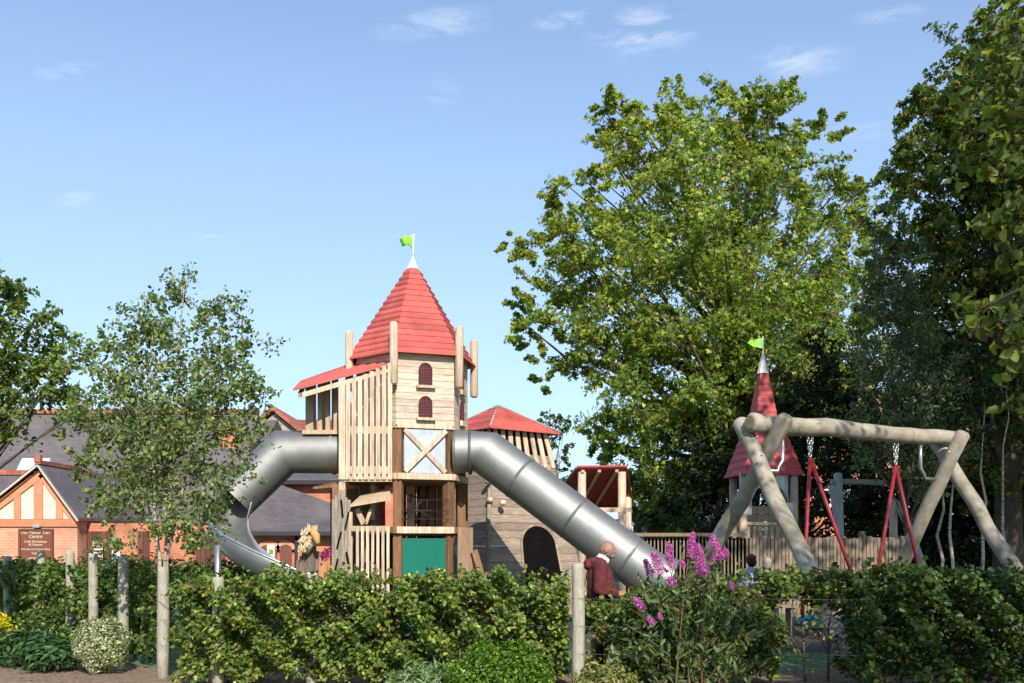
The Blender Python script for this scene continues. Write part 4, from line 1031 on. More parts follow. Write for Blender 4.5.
def sitter(label, px, py, d, hairc, topm, yaw, stripe=False, s=1.0, hair_long=.0, cap=None):
    top = P(px,py,d); seat = top.z - .86*s; base = Vector((top.x, d, seat))
    J = {'pelvis':(0,0,.06,.13,.11),'waist':(0,0,.22,.12,.1),'chest':(.02,0,.40,.14,.11),'ub':(.02,0,.52,.11,.09),'neck':(.03,0,.59,.05),'n2':(.04,0,.64,.048)}
    Eg = [('pelvis','waist'),('waist','chest'),('chest','ub'),('ub','neck'),('neck','n2')]
    for sg, n in ((-1,'a'),(1,'b')):
        J[n+'sh'] = (.01,sg*.16,.51,.055); J[n+'el'] = (.08,sg*.2,.26,.04); J[n+'wr'] = (.28,sg*.12,.2,.026)
        Eg += [('ub',n+'sh'),(n+'sh',n+'el'),(n+'el',n+'wr')]; fingers(J, Eg, J[n+'wr'][:3], (1,-sg*.2,-.1), (0,0,1), side=sg, pre=n)
        J[n+'hip'] = (.05,sg*.09,.06,.085); J[n+'kn'] = (.44,sg*.11,.06,.06); J[n+'an'] = (.46,sg*.11,-.34,.04); J[n+'toe'] = (.6,sg*.11,-.38,.035)
        Eg += [('pelvis',n+'hip'),(n+'hip',n+'kn'),(n+'kn',n+'an'),(n+'an',n+'toe')]
    o = body_with_head(label, base, J, Eg, (.065,0,.735), (1,0), .97, skinm, yaw); o.scale = (s,)*3
    H = {'hem':(0,0,.03,.15,.13),'waist':(0.0,0,.2,.14,.12),'chest':(.015,0,.39,.165,.13),'ub':(.015,0,.51,.13,.10),'col':(.025,0,.57,.075,.07)}
    E2 = [('hem','waist'),('waist','chest'),('chest','ub'),('ub','col')]
    for sg, n in ((-1,'a'),(1,'b')):
        H[n+'sh'] = (.01,sg*.165,.50,.07); H[n+'el'] = (.08,sg*.205,.26,.055); H[n+'cf'] = (.22,sg*.145,.215,.04); E2 += [('ub',n+'sh'),(n+'sh',n+'el'),(n+'el',n+'cf')]
    skinpart('top', o, H, E2, topm)
    T = {'w':(0,0,.07,.14,.12)}; E3 = []
    for sg, n in ((-1,'a'),(1,'b')):
        T[n+'h'] = (.06,sg*.09,.06,.095); T[n+'k'] = (.44,sg*.11,.06,.07); T[n+'a'] = (.46,sg*.11,-.33,.055); E3 += [('w',n+'h'),(n+'h',n+'k'),(n+'k',n+'a')]
    skinpart('trousers', o, T, E3, mat('navy_trousers',(.02,.03,.06),.9))
    hb = MB(); hb.ball((.035,0,.775),(.1,.088,.095),3); hb.ball((-.0,0,.71-hair_long*.5),(.075,.085,.09+hair_long*.5),3); hb.build('hair', mat('hair_'+str(len(bpy.data.materials)),hairc,.7,var=.3)).parent = o
    for sg in (-1,1): b_ = MB(); b_.ball((.53,sg*.11,-.375),(.135,.052,.05),3); b_.build('shoe', mat('dark_shoes',(.03,.025,.02))).parent = o
    return o, base
stripes = mat('blue_white_striped_cloth', (.06,.12,.32), .9)
n_ = stripes.node_tree; wv = n_.nodes.new('ShaderNodeTexWave'); wv.bands_direction='Z'; wv.inputs['Scale'].default_value = 14; tcx = n_.nodes.new('ShaderNodeTexCoord'); n_.links.new(tcx.outputs['Object'], wv.inputs[0])
crx = n_.nodes.new('ShaderNodeValToRGB'); crx.color_ramp.elements[0].position=.45; crx.color_ramp.elements[1].position=.55; crx.color_ramp.elements[0].color=(.06,.1,.28,1); crx.color_ramp.elements[1].color=(.6,.62,.66,1)
n_.links.new(wv.outputs[0], crx.inputs[0]); n_.links.new(crx.outputs[0], n_.nodes['Principled BSDF'].inputs['Base Color'])
o1, b1 = sitter('person with dark brown hair in a blue and white striped top, sitting by the fence', 752, 554, 18.0, (.02,.008,.006), stripes, R(100))
o2, b2 = sitter('person with ash blond hair in dark clothes beside the striped top', 767, 557, 18.6, (.22,.18,.13), mat('dark_jumper',(.03,.03,.04),.9), R(70), hair_long=.06)
o3, b3 = sitter('small child in a pale yellow top behind the hedge below the red rope', 834, 562, 17.0, (.012,.008,.006), mat('pale_yellow_top',(.5,.5,.2),.9), R(-60), s=.72)
def bench(nm, lab, c, L, h, m=darkw):
    t = thing(nm, lab, 'bench', (c[0],c[1],0)); x, y = c
    for i in range(3): MB().box((x,y-.16+i*.15,h-.03),(L,.13,.045)).build('seat_plank', m, t)
    for s in (-1,1): MB().box((x+s*L*.42,y,(h-.06)/2),(.08,.36,h-.06)).build('leg', m, t)
bench('picnic_bench','dark wooden bench under the two people sitting by the fence', (b1.x+.13, 18.25), 1.5, b1.z-.06)
bench('low_bench','low wooden seat under the small child behind the hedge', (b3.x, 17.0), .6, max(.2,b3.z-.05))
def slat_seat():
    d = 12.0; t = thing('slatted_seat', 'small orange wooden slatted seat beside the lichen-stained post', 'seat', P(600,678,d))
    om = mat('orange_wood', (.55,.26,.11), .7, var=.2, stretch=(6,6,1))
    for i in range(3): MB().beam(P(592+i*6,619+i*2,d), P(600+i*6,644-i,d-.1), .06, .025).build('slat', om, t)
    MB().beam(P(592,638,d-.02), P(616,644,d-.02), .05,.05).build('rail', om, t)
    for px in (593,613): MB().beam(P(px,640,d+.03), P(px,678,d+.03), .05,.05).build('leg', om, t)
slat_seat()
def horse():
    d = 17.0; t = thing('carved_horse', 'wooden animal sculpture with straw-pale head and dark boarded body', 'sculpture', P(306,640,d))
    hm = mat('straw_mane', (.55,.42,.26), .95, var=.35, nscale=14, stretch=(4,4,1)); om = mat('ochre_carved_wood', (.55,.30,.10), .7, var=.25); bm_ = mat('dark_boards', (.17,.12,.095), .85, var=.35, stretch=(8,8,.7))
    mb = MB()
    for i in range(8):
        px = 294+i*3.4; topy = 560-i*4.0 if i < 6 else 546+(i-6)*5
        mb.beam(P(px-2,640,d+.02*i), P(px+ (6-i)*.8, topy, d+.02*i), .062, .05)
    mb.build('body', bm_, t)
    MB().tube([P(303,552,d-.05),P(308,543,d-.05),P(313,533,d-.05),P(315,527,d-.05)], [.10,.11,.09,.05], 12).build('neck', hm, t)
    MB().tube([P(311,530,d-.14),P(316,536,d-.2),P(318,544,d-.24)], [.05,.07,.04], 12).build('head', om, t)
    mn = MB()
    for i in range(70):
        u = random.random(); a = P(311,526,d-.06).lerp(P(303,546,d-.1),u) + Vector((random.gauss(0,.035),random.gauss(-.1,.03),random.gauss(0,.03))); b = a+Vector((random.gauss(-.02,.02),random.gauss(-.02,.02),-.10)); mn.beam(a,b,.02,.012)
    for i in range(8): a = P(310+i*.9,529,d-.1); mn.beam(a, a+Vector((random.gauss(0,.02),0,.07)), .012,.01)
    mn.build('mane', hm, t)
    t = thing('white_box', 'small white box on a stand beneath the carved animal', 'box', P(312,640,16))
    MB().box(P(312,577,16),(.14,.12,.14)).build('box', white, t, bevel=.01); MB().box((P(312,0,16).x,16,P(0,581.5,16).z/2),(.05,.05,P(0,581.5,16).z)).build('stand', darkw, t)
    t = thing('white_stone', 'rounded white object showing above the hedge below the teal panel', 'stone', P(438,640,17))
    mb = MB(); mb.ball(P(440,572,17),(.11,.1,.06),3); mb.build('stone', white, t); MB().tube([P(440,640,17),P(440,574,17)], .05).build('stand', darkw, t)
horse()

# ---------------------------------------------------------------- vegetation
G1, G2, G3 = (.055,.095,.018), (.10,.15,.028), (.17,.22,.04)
def hedge(name, lab, x0, x1, y, h, thick, nleaf, yfun=None, seed=0, pal=None, w=None, gaps=(), hfun=None, size=.062, bare=.3):
    t = thing(name, lab, 'hedge', ((x0+x1)/2, y, 0))
    n = int(nleaf*2.6); X = rng.uniform(x0, x1, n); Z = rng.uniform(.05, 1, n)**.8; 
    ph = seed*3.1
    top = h*(1+.045*np.sin(X*3.1+ph)+.055*np.sin(X*7.7+ph)+.045*np.sin(X*17+ph)) + rng.normal(0,.025,n)
    if hfun: top = top*hfun(X)
    Y0 = y if yfun is None else yfun(X)
    tt = rng.random(n); side = np.where(rng.random(n)<.62, -1, 1); yo = side*thick/2*(1-.5*tt**2)*(.75+.5*np.abs(np.sin(X*5+Z*6+ph))) 
    Zz = Z*top
    dens = .5+.5*np.sin(X*6.1+ph+2*np.sin(Zz*5))*np.sin(Zz*7.3+X*2.2+ph) + .35*np.sin(X*13+Zz*11) 
    core = rng.random(n) < .36; yo = np.where(core, yo*.35, yo*(1.0+.5*np.clip(dens,0,1.2)))
    keep = np.where(core, rng.random(n) < .8, dens + rng.normal(0,.2,n) + .25*(Z > .8) > bare+.22)
    for g0, g1, p in gaps: keep &= ~((X > g0) & (X < g1) & (Z < .74) & (rng.random(n) < p))
    X, Zz, yo = X[keep][:nleaf], Zz[keep][:nleaf], yo[keep][:nleaf]; Y0 = Y0 if np.isscalar(Y0) else Y0[keep][:nleaf]
    pts = np.stack([X, Y0+yo+rng.normal(0,.05,len(X)), Zz], 1); outd = np.stack([np.zeros(len(X)), np.sign(yo), np.full(len(X),.5)],1)
    # loose shoots standing up out of the clipped top
    ns = int((x1-x0)*22); sx = rng.uniform(x0, x1, ns); sy = (y if yfun is None else yfun(sx)) + rng.normal(0, thick*.25, ns); sh = rng.uniform(.05,.24,ns)*(rng.random(ns)**.6); k_ = 9
    hx = h*(hfun(sx) if hfun else np.ones(ns))
    u = np.tile(np.linspace(0,1,k_), ns); sX = np.repeat(sx,k_)+rng.normal(0,.025,ns*k_)+np.repeat(rng.normal(0,.05,ns),k_)*u; sY = np.repeat(sy,k_)+rng.normal(0,.025,ns*k_); sZ = np.repeat(hx-.04,k_)+np.repeat(sh,k_)*u
    pts = np.concatenate([pts, np.stack([sX,sY,sZ],1)]); outd = np.concatenate([outd, rng.normal(0,.6,(ns*k_,3))])
    leaves('foliage', pts, outd, size, pal or [G1,G2,G3,(.26,.28,.05),(.19,.10,.05)], w or [3,4,3.4,1.1,.2], t, upb=.7, rnd=.9, aspect=.72, m=LMg)
    mb = MB(); k = int((x1-x0)/.33)
    for i in range(k):
        x = x0+(i+.5)*(x1-x0)/k+random.uniform(-.08,.08); yy = y if yfun is None else float(yfun(np.array([x]))[0])
        a = Vector((x,yy+random.uniform(-.08,.08),0)); b = a+Vector((random.gauss(0,.05),random.gauss(0,.05),h*.55)); mb.tube([a,a.lerp(b,.5)+Vector((random.gauss(0,.02),0,0)),b], [.018,.014,.011], 6)
        for q in range(7):
            s = a.lerp(b, random.uniform(.35,1)); e = s+Vector((random.gauss(0,.22),random.gauss(0,.16),random.uniform(.15,.5)*h*.7)); e.z = min(e.z, h*.98); mb.tube([s,s.lerp(e,.5)+Vector((random.gauss(0,.02),0,.02)),e], [.009,.006,.003], 4, caps=False)
    mb.build('stems', twig, t); return t
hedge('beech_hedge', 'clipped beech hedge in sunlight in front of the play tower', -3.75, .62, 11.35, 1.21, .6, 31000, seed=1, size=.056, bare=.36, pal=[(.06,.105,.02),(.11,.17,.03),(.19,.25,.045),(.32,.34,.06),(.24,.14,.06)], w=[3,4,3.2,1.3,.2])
hedge('shaded_hedge', 'darker leafy hedge in tree shade in front of the log swing', 3.75, 6.6, 11.1, 1.27, .75, 15000, seed=2, pal=[(.04,.075,.015),(.06,.105,.02),(.10,.15,.028),(.2,.2,.035),(.2,.09,.04)], w=[4,4,2.4,.5,.2], size=.066, bare=.36)  # tree shade also put into the darker leaf palette
hedge('mixed_hedge', 'loose gappy hedge between the bald man and the nearer swing leg', .85, 3.85, 11.5, 1.27, .5, 12000, seed=3, gaps=((3.0,3.85,.97),(.8,1.3,.88)), size=.058, bare=.22, hfun=lambda X: .74+.24*np.clip((X-1.3)/1.1,0,1))
yl = lambda X: 12.98 + (-4.3-X)*1.05
hedge('side_hedge', 'leafy hedge threaded between the pale posts by the orange gable', -10.2, -4.5, 14.5, 1.22, .45, 17000, yfun=yl, seed=4, pal=[(.055,.10,.02),(.09,.145,.028),(.14,.20,.035),(.22,.24,.04)], w=[3,4,2.4,.8], bare=.6, size=.068)

def shrub(name, lab, c, r, n, size, pal, w=None, flat=.85, aspect=.5, m=None, shell=.6, kind='leaf', stems=8, upb=.5, nlobe=9, cat='shrub', full=False):
    t = thing(name, lab, cat, (c[0],c[1],0)); c = np.array(c, float); r = np.array(r, float)
    d = unit(rng.normal(0,1,(n,3)))
    if not full: d[:,2] = np.abs(d[:,2])*1.0 - .25*(rng.random(n) < .35)
    bump = 1+.09*np.sin(d[:,0]*7+d[:,2]*5)+.07*np.sin(d[:,1]*9+d[:,0]*4)
    rr = (shell+(1-shell)*rng.random(n)**.6)*bump
    p = c + d*rr[:,None]*r; p[:,2] = np.maximum(p[:,2], .03)
    leaves('foliage', p, d, size, pal, w, t, upb=upb, rnd=.7, aspect=aspect, m=m or LMg, shape=kind)
    mb = MB()
    for i in range(stems):
        e = c + unit(rng.normal(0,1,(1,3)))[0]*r*.7; e[2] = abs(e[2]-c[2])+c[2]*.8; mb.tube([Vector((c[0],c[1],0)), Vector(e)*.5+Vector((c[0],c[1],0))*.5, Vector(e)], [.014,.01,.005], 5)
    mb.build('stems', twig, t); return t
a = P(101,645,12.4); shrub('variegated_shrub', 'rounded white-edged variegated shrub at the foot of the tall posts', (a.x,a.y,.36), (.34,.33,.34), 4300, .042, [(.42,.44,.26),(.55,.55,.38),(.14,.2,.07),(.08,.12,.04)], [3,2.4,2,1.2], aspect=.45, full=True, shell=.75)
a = P(498,672,10.6); shrub('box_shrub', 'bright green clipped box shrub at the bottom edge in front of hedge', (a.x,a.y-.1,.13), (.55,.42,.47), 7500, .036, [(.08,.17,.016),(.12,.23,.022),(.18,.29,.035),(.05,.11,.012)], [3,3,1.5,1.5], aspect=.6)
a = P(425,680,10.8); shrub('grassy_plant', 'silvery green strappy plant left of the bright box shrub', (a.x,a.y,.10), (.38,.25,.24), 900, .13, [(.10,.19,.05),(.16,.25,.09),(.28,.34,.2)], aspect=.16, upb=.1)
a = P(605,690,10.4); shrub('yellow_leaved_plant', 'small pale yellow-leaved plant at the foot of the buddleia', (a.x,a.y,.12), (.35,.25,.28), 1100, .05, [(.26,.27,.09),(.14,.2,.04),(.3,.25,.1)], aspect=.5)
for px, py, dd, rx, rz, lab in ((20,660,13.0,.55,.42,'low dark glossy laurel-like plant in the mulch at far left'),(52,655,12.6,.38,.30,'dark glossy ground plant left of the white-edged shrub')):
    a = P(px,py,dd); shrub('evergreen_plant', lab, (a.x,a.y,.14), (rx,.4,rz), 900, .125, [(.035,.085,.03),(.05,.11,.035),(.08,.15,.05)], aspect=.3, upb=.9)
a = P(-6,632,13.4); shrub('golden_shrub', 'bright yellow flowering plant at the left edge', (a.x,a.y,.4), (.26,.25,.30), 1100, .05, [(.62,.50,.01),(.75,.62,.02),(.3,.32,.02)], [4,3,1])
a = P(30,600,15); 
# buddleia
def buddleia():
    d = 10.4; c = P(690,683,d)
    t = thing('buddleia_bush', 'tall buddleia bush with magenta-purple flower spikes in front of the slide end', 'bush', (c.x,d,0))
    st = MB(); lp, lo = [], []
    tips = [(650,572),(657,560),(672,560),(690,535),(700,550),(714,540),(724,552),(690,585),(640,585),(655,606),(735,575),(720,590),(745,600),(665,590),(680,570),(705,575),(640,630),(755,625),(610,640),(770,610),(700,610),(660,640),(730,640),(625,615),(765,650),(690,640)]
    for i, (px, py) in enumerate(tips*2):
        j = i >= len(tips); dd = d + random.uniform(-.35,.35) + (.25 if j else 0)
        e = P(px+random.gauss(0,9)*j, py+9+20*j*random.random(), dd); s = Vector((c.x+random.gauss(0,.16), d+random.gauss(0,.12), .02)); mid = s.lerp(e,.5)+Vector(((e.x-s.x)*-.12,0,.08))
        q = [s.lerp(mid,u).lerp(mid.lerp(e,u),u) for u in [k/8 for k in range(9)]]; st.tube(q, [.013-.0012*k for k in range(9)], 5)
        for k in range(52):
            u = random.uniform(.22,1); p = s.lerp(mid,u).lerp(mid.lerp(e,u),u); o = Vector((random.gauss(0,1),random.gauss(0,1),random.gauss(0,.5))).normalized(); lp.append(p+o*random.uniform(.03,.11)); lo.append(o)
    st.build('stems', twig, t)
    leaves('foliage', lp, lo, .105, [(.075,.13,.04),(.11,.17,.05),(.16,.21,.09),(.045,.085,.025),(.25,.23,.04)], [3,3,1.6,2,.35], t, upb=.2, rnd=.8, aspect=.3, m=LMg)
    fl = [(693,533,690,556,.040),(712,536,720,558,.040),(698,545,702,572,.046),(700,560,704,572,.05),(653,552,660,572,.042),(645,560,651,575,.034),(668,543,671,551,.026),(667,553,673,566,.036),(724,548,727,556,.026),(714,556,712,564,.024),(669,578,673,584,.034),(682,561,684,567,.02),(634,598,642,608,.032),(648,617,653,623,.026),(659,614,661,618,.02),(730,582,732,588,.018)]
    for i, (x0,y0,x1,y1,r) in enumerate(fl):
        dd = d-.28-.02*(i%4); a, b = P(x0,y0,dd), P(x1,y1,dd); n = int(800*max(.35,(b-a).length/.2))
        u = rng.random(n); rad = 1.3*r*(.35+.75*np.minimum(1, u*1.6+.15)); dr = unit(rng.normal(0,1,(n,3))); p = np.array(a)+(np.array(b)-np.array(a))*u[:,None]+dr*(rad*(.6+.4*rng.random(n)))[:,None]
        leaves('flower_spike', p, dr, .014, [(.50,.10,.48),(.62,.18,.60),(.40,.06,.40),(.7,.3,.68)], None, t, upb=0, rnd=.5, aspect=.9, shape='q', sizevar=.3) if i not in (5,) else leaves('flower_spike', p, dr, .014, [(.16,.03,.2),(.22,.05,.26)], None, t, upb=0, rnd=.5, aspect=.9, shape='q', label='darker, withering purple flower spike')
    for i, (px, py) in enumerate(((748,590),(757,596),(742,598),(700,575),(712,583))):
        a = P(px,py,d-.25); n = 130; u = rng.random(n); p = np.array(a)+rng.normal(0,1,(n,3))*np.array([.022,.022,.05]); leaves('seed_head', p, unit(rng.normal(0,1,(n,3))), .016, [(.25,.12,.06),(.32,.17,.09)], None, t, shape='q', aspect=.5)
buddleia()
shrub('filler_bush', 'dark green bush tangled behind the buddleia stems', (P(700,0,11.0).x, 11.0, .45), (.95,.35,.62), 5200, .075, [(.04,.075,.02),(.06,.1,.025),(.1,.14,.03)], aspect=.45, shell=.4)
a = P(328,558,19); shrub('magenta_flowers', 'patch of magenta flowers between the carved animal and grey climbing wall', (a.x,19,a.z), (.15,.15,.2), 400, .05, [(.45,.02,.22),(.3,.02,.15),(.06,.1,.02)], [3,2,1], stems=3, cat='flowers')
for px, w_, h_, dd, lab in ((30,1.2,1.35,22,'rounded bush beside the orange gable behind the posts'),(120,1.6,1.5,23,'leafy bush below the brown boarded gate'),(190,1.3,1.35,21,'leafy bush behind the birch stems'),(245,1.2,1.3,20.5,'green bush under the open curved chute')):
    a = P(px,0,dd); shrub('garden_bush', lab, (a.x,dd,.6), (w_,.6,h_-.6), 2600, .10, [G1,G2,(.04,.07,.02)], shell=.5)

# --- trees
def tree(name, lab, base, top, lobes, nclump, nleaf, lsize, pal, w=None, r0=.3, barkm=bark, nl=30, shape='leaf', crad=.25, aspect=.55, cat='tree', group=None, trans=None, colfun=None, shell=.5, flat=.7, upb=.5, wob=.12):
    t = thing(name, lab, cat, (base[0],base[1],0), group)
    p, o, cc = clumped(lobes, nclump, nleaf, crad, shell, flat); k = p[:,2] > .3; p, o = p[k], o[k]
    mb = MB(); limbs(mb, base, top, cc, r0, nl, wob); mb.build('trunk', barkm, t)
    ci = colfun(p) if colfun else None
    leaves('crown', p, o, lsize, pal, w, t, shape=shape, aspect=aspect, colidx=ci, upb=upb); return t
# chestnut
d = 42
CL = [(742,112,46,0),(745,97,20,0),(775,105,26,1),(612,112,26,0),(510,245,14,0),(512,335,14,0),(520,300,16,0),(560,205,24,0),(545,385,16,0),(600,440,22,0),(862,190,20,2),(680,110,30,1),(825,130,24,2),(742,150,52,2),(655,150,58,0),(622,130,34,1),(700,205,85,-1),(792,170,52,1),(585,190,42,0),(560,235,36,-1),(622,255,66,-2),(535,250,24,0),(528,330,30,-1),(560,300,46,-1),(575,355,38,-1),(612,345,62,-3),
      (690,300,92,-4),(775,270,80,0),(835,215,46,2),(850,260,48,3),(822,330,70,3),(745,370,95,-1),(660,400,74,-4),(634,440,42,-3),(700,450,62,-3),(780,430,70,2),(850,400,60,4),(680,490,45,-1),(640,478,26,-2)]
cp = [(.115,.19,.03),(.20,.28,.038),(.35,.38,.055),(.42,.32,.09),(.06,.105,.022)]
def cf(p):  # yellowing leaves weighted to top and left, painting in the sunlit side
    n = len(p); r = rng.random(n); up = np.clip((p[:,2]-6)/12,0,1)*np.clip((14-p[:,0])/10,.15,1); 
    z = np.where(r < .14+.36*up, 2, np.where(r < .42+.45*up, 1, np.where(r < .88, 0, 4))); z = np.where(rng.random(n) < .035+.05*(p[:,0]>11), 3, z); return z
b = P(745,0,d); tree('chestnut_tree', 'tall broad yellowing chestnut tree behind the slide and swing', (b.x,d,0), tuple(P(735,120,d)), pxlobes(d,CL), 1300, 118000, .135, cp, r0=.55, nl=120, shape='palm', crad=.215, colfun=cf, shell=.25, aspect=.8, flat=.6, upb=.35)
# tall right tree
d = 27
RL = [(1010,30,40,0),(985,60,50,0),(945,105,44,0),(985,130,75,0),(905,165,34,0),(940,190,60,-.5),(1030,110,90,0),(895,235,34,0),(950,265,66,0),(1015,240,80,0),(915,310,50,0),(985,340,80,0),(1050,330,90,0),(1000,430,80,1),(930,400,60,1.5),(1060,200,90,0),(955,470,50,2),(1060,450,80,0)]
b = P(1010,0,d); tree('plane_tree', 'tall dark green tree with russet-tinged leaves filling the right edge', (b.x,d,0), tuple(P(1010,60,d)), pxlobes(d,RL), 800, 56000, .125, [(.055,.09,.018),(.11,.155,.027),(.21,.25,.04),(.36,.29,.05),(.28,.12,.05)], [4,4,2,.5,.2], r0=.40, nl=70, shape='palm', crad=.24, shell=.25, aspect=.8, flat=.6, upb=.35)
# grey green birch before it
d = 24
b = P(902,0,d); tree('silver_birch', 'slim grey-green drooping birch in front of the dark right-hand trees', (b.x,d,0), tuple(P(898,300,d)), pxlobes(d,[(898,215,14,0),(897,245,22,0),(893,280,30,0),(905,320,38,0),(888,360,40,0),(915,390,45,0),(885,425,46,0),(920,450,45,0)]), 260, 19000, .085, [(.08,.11,.055),(.13,.16,.08),(.19,.22,.12)], r0=.09, barkm=bark, nl=30, crad=.30, aspect=.5, shell=.3, flat=1.3, upb=.1)
# trees closing the view; leaves coloured dark for the shade below the chestnut
GD = 'trees with shade-coloured leaves behind the swing'
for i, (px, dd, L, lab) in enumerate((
    (800,36,[(800,440,50,0),(805,490,50,0),(790,530,40,0),(815,400,40,0),(830,360,30,0)],'tree with shade-coloured leaves right behind the small red spire'),
    (865,34,[(865,450,42,0),(860,500,44,0),(870,540,34,0),(850,410,32,0)],'tree with shade-coloured leaves behind the silver-grey log frame'),
    (940,31,[(940,470,52,0),(930,520,48,0),(960,520,46,0),(945,430,40,0)],'tree with shade-coloured leaves above the far crossed swing legs'),
    (1010,30,[(1005,480,55,0),(1020,530,50,0),(1040,440,60,0)],'tree with shade-coloured leaves at the right edge behind the swing leg'),
    (720,37,[(712,480,42,0),(695,512,30,0),(730,520,40,0),(752,455,46,0),(700,440,26,0)],'tree with shade-coloured leaves left of the small red spire'))):
    b = P(px,0,dd); tree('shade_dark_tree', lab, (b.x,dd,0), tuple(P(px,L[0][1],dd)), pxlobes(dd,L), 160, 9000, .17, [(.018,.032,.012),(.028,.045,.015),(.045,.062,.02)], [4,3,1.2], r0=.22, nl=18, crad=.32, shell=.25, group=GD)
# thin pale trunks
for i, (px, py, dd, lab) in enumerate(((939,500,24.5,'thin pale trunk rising left of the paired birch stems'),(951,495,24.2,'thin pale forked trunk behind the far swing legs'),(981,480,24,'slender pale trunk midway along the right undergrowth'),(1003,480,24.5,'slender pale trunk nearest the right edge'))):
    b = P(px,0,dd); L = [(px+random.uniform(-8,8),py-60,24,0),(px,py-100,26,0),(px+6,py-140,22,0)]
    tree('young_birch', lab, (b.x,dd,0), tuple(P(px+3,py-90,dd)), pxlobes(dd,L), 40, 1500, .10, [(.03,.05,.018),(.05,.075,.025)], r0=.05, barkm=birchb, nl=0, group='young birches behind the swing')
# soft pale tree and shrubs beyond the fence
d = 50; b = P(655,0,d); tree('willow_tree', 'pale green feathery tree beyond the fence right of the lookout', (b.x,d,0), tuple(P(650,470,d)), pxlobes(d,[(648,470,20,0),(662,495,26,0),(650,515,22,0),(640,525,20,0),(672,520,20,0)]), 90, 5000, .26, [(.13,.17,.06),(.19,.22,.08),(.08,.11,.04)], r0=.2, nl=15, crad=.35, aspect=.35)
d = 36; b = P(552,0,d); tree('thin_tree', 'small airy tree peeping over the red fort roof', (b.x,d,0), tuple(P(550,408,d)), pxlobes(d,[(545,425,20,0),(556,450,18,0),(563,475,14,0),(560,420,12,0)]), 26, 620, .17, [(.06,.1,.03),(.1,.15,.04)], r0=.09, nl=20, crad=.3)
# low dark planting along the far fence, right side
d = 29; t_ = shrub('dark_shrubbery', 'mass of dark shrubs filling the ground behind the swings', (P(970,0,30).x,30.5,1.0), (4.6,1.5,1.6), 9000, .17, [(.02,.035,.012),(.035,.05,.016)], shell=.3)
# left foliage tree
d = 14.5; b = P(-60,0,d)
tree('hazel_tree', 'leafy green tree overhanging from the left edge above the gable', (b.x,d,0), tuple(P(-40,290,d)), pxlobes(d,[(-10,300,34,0),(6,285,24,0),(28,320,34,0),(0,350,46,0),(40,355,30,0),(-30,400,60,0),(20,395,40,0),(48,385,30,0),(5,425,26,0),(66,345,14,0),(72,400,22,0),(-50,330,60,0)]), 230, 10500, .08, [(.075,.125,.028),(.13,.19,.04),(.21,.27,.06),(.32,.32,.08)], [3,4,2,.5], r0=.12, nl=40, crad=.32, shell=.3)
# multi-stem birch
def birch():
    d = 12.15; b = P(163,0,d)
    t = thing('multi_stem_birch', 'young multi-stemmed birch with airy green crown by the corner post', 'tree', (b.x,d,0))
    lob = pxlobes(d,[(180,300,22,.1),(178,285,12,0),(192,275,7,0),(150,300,9,0),(238,300,9,0),(268,345,9,0),(205,312,20,0),(228,318,22,0),(155,320,26,0),(135,335,30,-.1),(242,345,18,0),(100,345,22,0),(215,355,36,.1),(170,365,46,0),(118,380,40,0),(235,390,30,0),(200,410,48,0),(145,425,50,.1),(100,425,32,0),(240,432,24,0),(90,460,24,0),(185,465,48,0),(135,485,42,0),(225,470,28,0),(105,500,26,0),(170,520,36,0),(205,505,26,0),(262,425,14,0),(245,385,24,0),(85,420,22,0),(70,365,18,0),(160,440,60,.1),(120,545,18,0),(195,545,18,0)])
    p, o, cc = clumped(lob, 560, 15500, .36, .1, 1.0)
    leaves('crown', p, o, .055, [(.11,.165,.05),(.18,.245,.075),(.28,.34,.13),(.07,.11,.035),(.42,.38,.11)], [3,4,2.6,1.6,.3], t, upb=.0, rnd=1.0, aspect=.68)
    spr = SPRAY['last']
    for k, (bx, tx, ty, rr) in enumerate(((161,150,330,.020),(164,185,285,.022),(168,225,310,.018),(158,118,350,.016))):
        mb = MB(); s = P(bx,675,d+.02*k); e = P(tx,ty,d+.1*(k-1.5)); s.z = 0; kink = P(bx+(1 if k%2 else -1),560,d+.02*k)
        pts = [s, s.lerp(kink,.5), kink]+[kink.lerp(e,u)+Vector((random.gauss(0,.02),random.gauss(0,.02),0)) for u in (.2,.4,.6,.8,1)]
        mb.tube(pts, [rr*1.25,rr*1.1,rr,rr*.85,rr*.7,rr*.5,rr*.35,.006], 8)
        for q in range(26):
            i = random.randint(3,6); a = pts[i].lerp(pts[i+1],random.random()); cands = sorted(cc, key=lambda c: (Vector(c)-a).length + random.random()*.4)[:6]; c_ = Vector(random.choice(cands)); mb.tube([a, a.lerp(c_,.5)+Vector((0,0,.04)), c_], [.008,.005,.0025], 4, caps=False)
        for a_, b_ in spr[k::4]: mb.tube([Vector(a_), Vector(b_)], [.004,.002], 3, caps=False)
        mb.build('trunk', birchb, t)
birch()
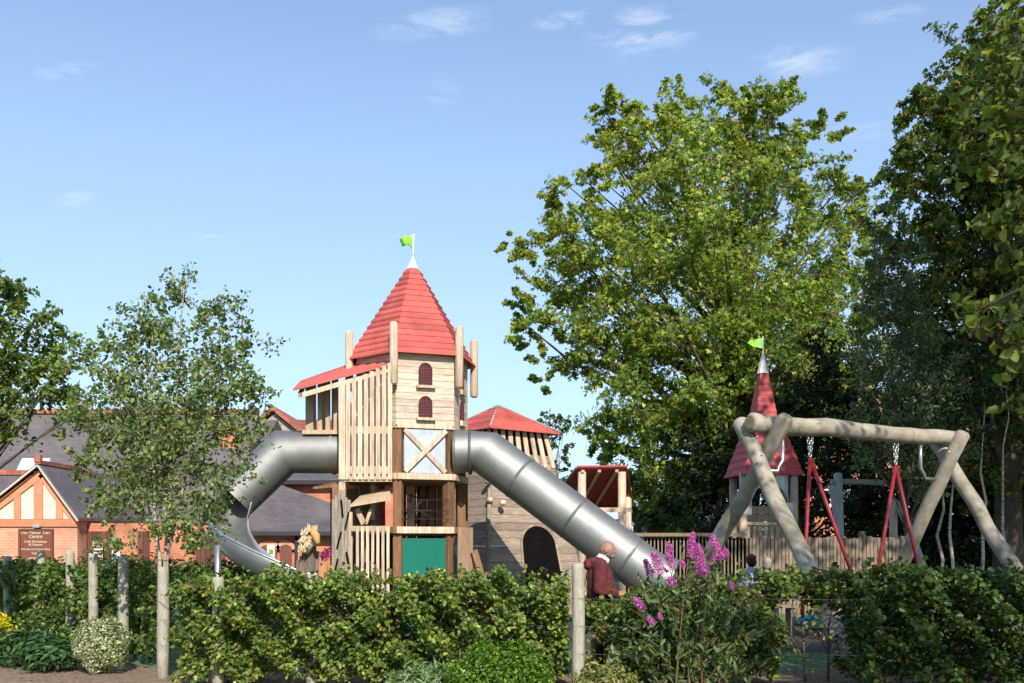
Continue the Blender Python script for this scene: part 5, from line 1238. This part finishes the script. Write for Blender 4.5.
# big tree standing to the right of the camera; its boughs reach over the hedge
def near_tree():
    t = thing('overhanging_tree', 'large-leaved boughs of a near tree hanging in from the right edge', 'tree', (8.6,3.0,0))
    lobes = [((6.2,2.2,7.6),1.7),((8.0,1.6,8.6),1.9),((9.6,3.0,8.0),2.0),((7.6,4.6,7.8),1.6),((5.4,.6,7.0),1.3),((6.6,6.6,8.6),1.3),((9.6,6.0,7.2),1.6),((7.2,-.4,7.0),1.5)]
    p, o, cc = clumped(lobes, 150, 9500, .3, .3, .8)
    near_sprays = SPRAY['last']
    fr = pxlobes(8.2,[(1010,150,46,0),(960,150,24,.3),(1030,90,60,0),(1040,200,60,0),(1045,20,50,0),(1010,230,26,.2),(1040,290,40,0),(990,60,20,.2)]) + pxlobes(7.0,[(985,325,9,0),(1003,333,13,0),(1030,345,24,0),(1015,358,12,0),(1040,400,22,0),(1010,320,9,0),(968,316,6,0)])
    p2, o2, cc2 = clumped(fr, 90, 1500, .30, .2, .8)
    SPRAY['last'] = near_sprays + SPRAY['last']
    mb = MB(); limbs(mb, (8.6,3.0,0), (8.0,3.0,8.5), cc, .24, 34); 
    root = Vector((8.3,3.0,5.0))
    for c in cc2[::2]:
        c = Vector(c); m = root.lerp(c,.5)+Vector((.5,0,.6)); q = [root.lerp(m,u).lerp(m.lerp(c,u),u) for u in (0,.25,.5,.75,.9,1)]; mb.tube(q, [.05,.035,.022,.012,.006,.003], 5, caps=False)
    mb.build('trunk', bark, t)
    pal = [(.08,.125,.025),(.12,.17,.03),(.18,.23,.045),(.28,.28,.06)]
    leaves('crown', np.concatenate([p,p2]), np.concatenate([o,o2]), .095, pal, [3,4,2.5,.5], t, aspect=.7, upb=.4)
near_tree()
lob = [((12.6,12.5,17.5),2.8),((15.2,13,18.5),2.8),((9.3,11.5,12.2),2.5),((9.9,9.6,14.6),2.6),((11.2,13,15.5),2.8),((11.9,15,9.5),2.9),((11.6,14,12),3.2),((13.5,16,14.5),3.6),((16.5,15,12),3.2),((15.8,17,8.5),2.6),((17.5,18,15),3)]  # unseen crown, shaped to throw shade on turret and far trees
tree('added_shade_tree', 'unseen tall tree added beyond the right edge to cast shade', (13.5,15.3,0), (13.2,15.2,18), lob, 380, 22000, .26, [(.05,.085,.018),(.08,.12,.025)], r0=.4, nl=40, crad=.3, shape='q')
# scatter on the mulch
def litter():
    n = 2600; X = rng.uniform(-7.5,6.5,n); Y = rng.uniform(8.5,12.6,n); p = np.stack([X,Y,np.full(n,.045)],1)
    o = leaves('leaf_litter', p, np.tile([0,0,1],(n,1)), .035, [(.28,.17,.1),(.36,.25,.16),(.12,.07,.045),(.2,.16,.05)], None, None, upb=3, rnd=.3); o['kind'] = 'stuff'; o['label'] = 'dry leaves and bark chips scattered over the mulch'; o['category'] = 'leaf litter'
litter()
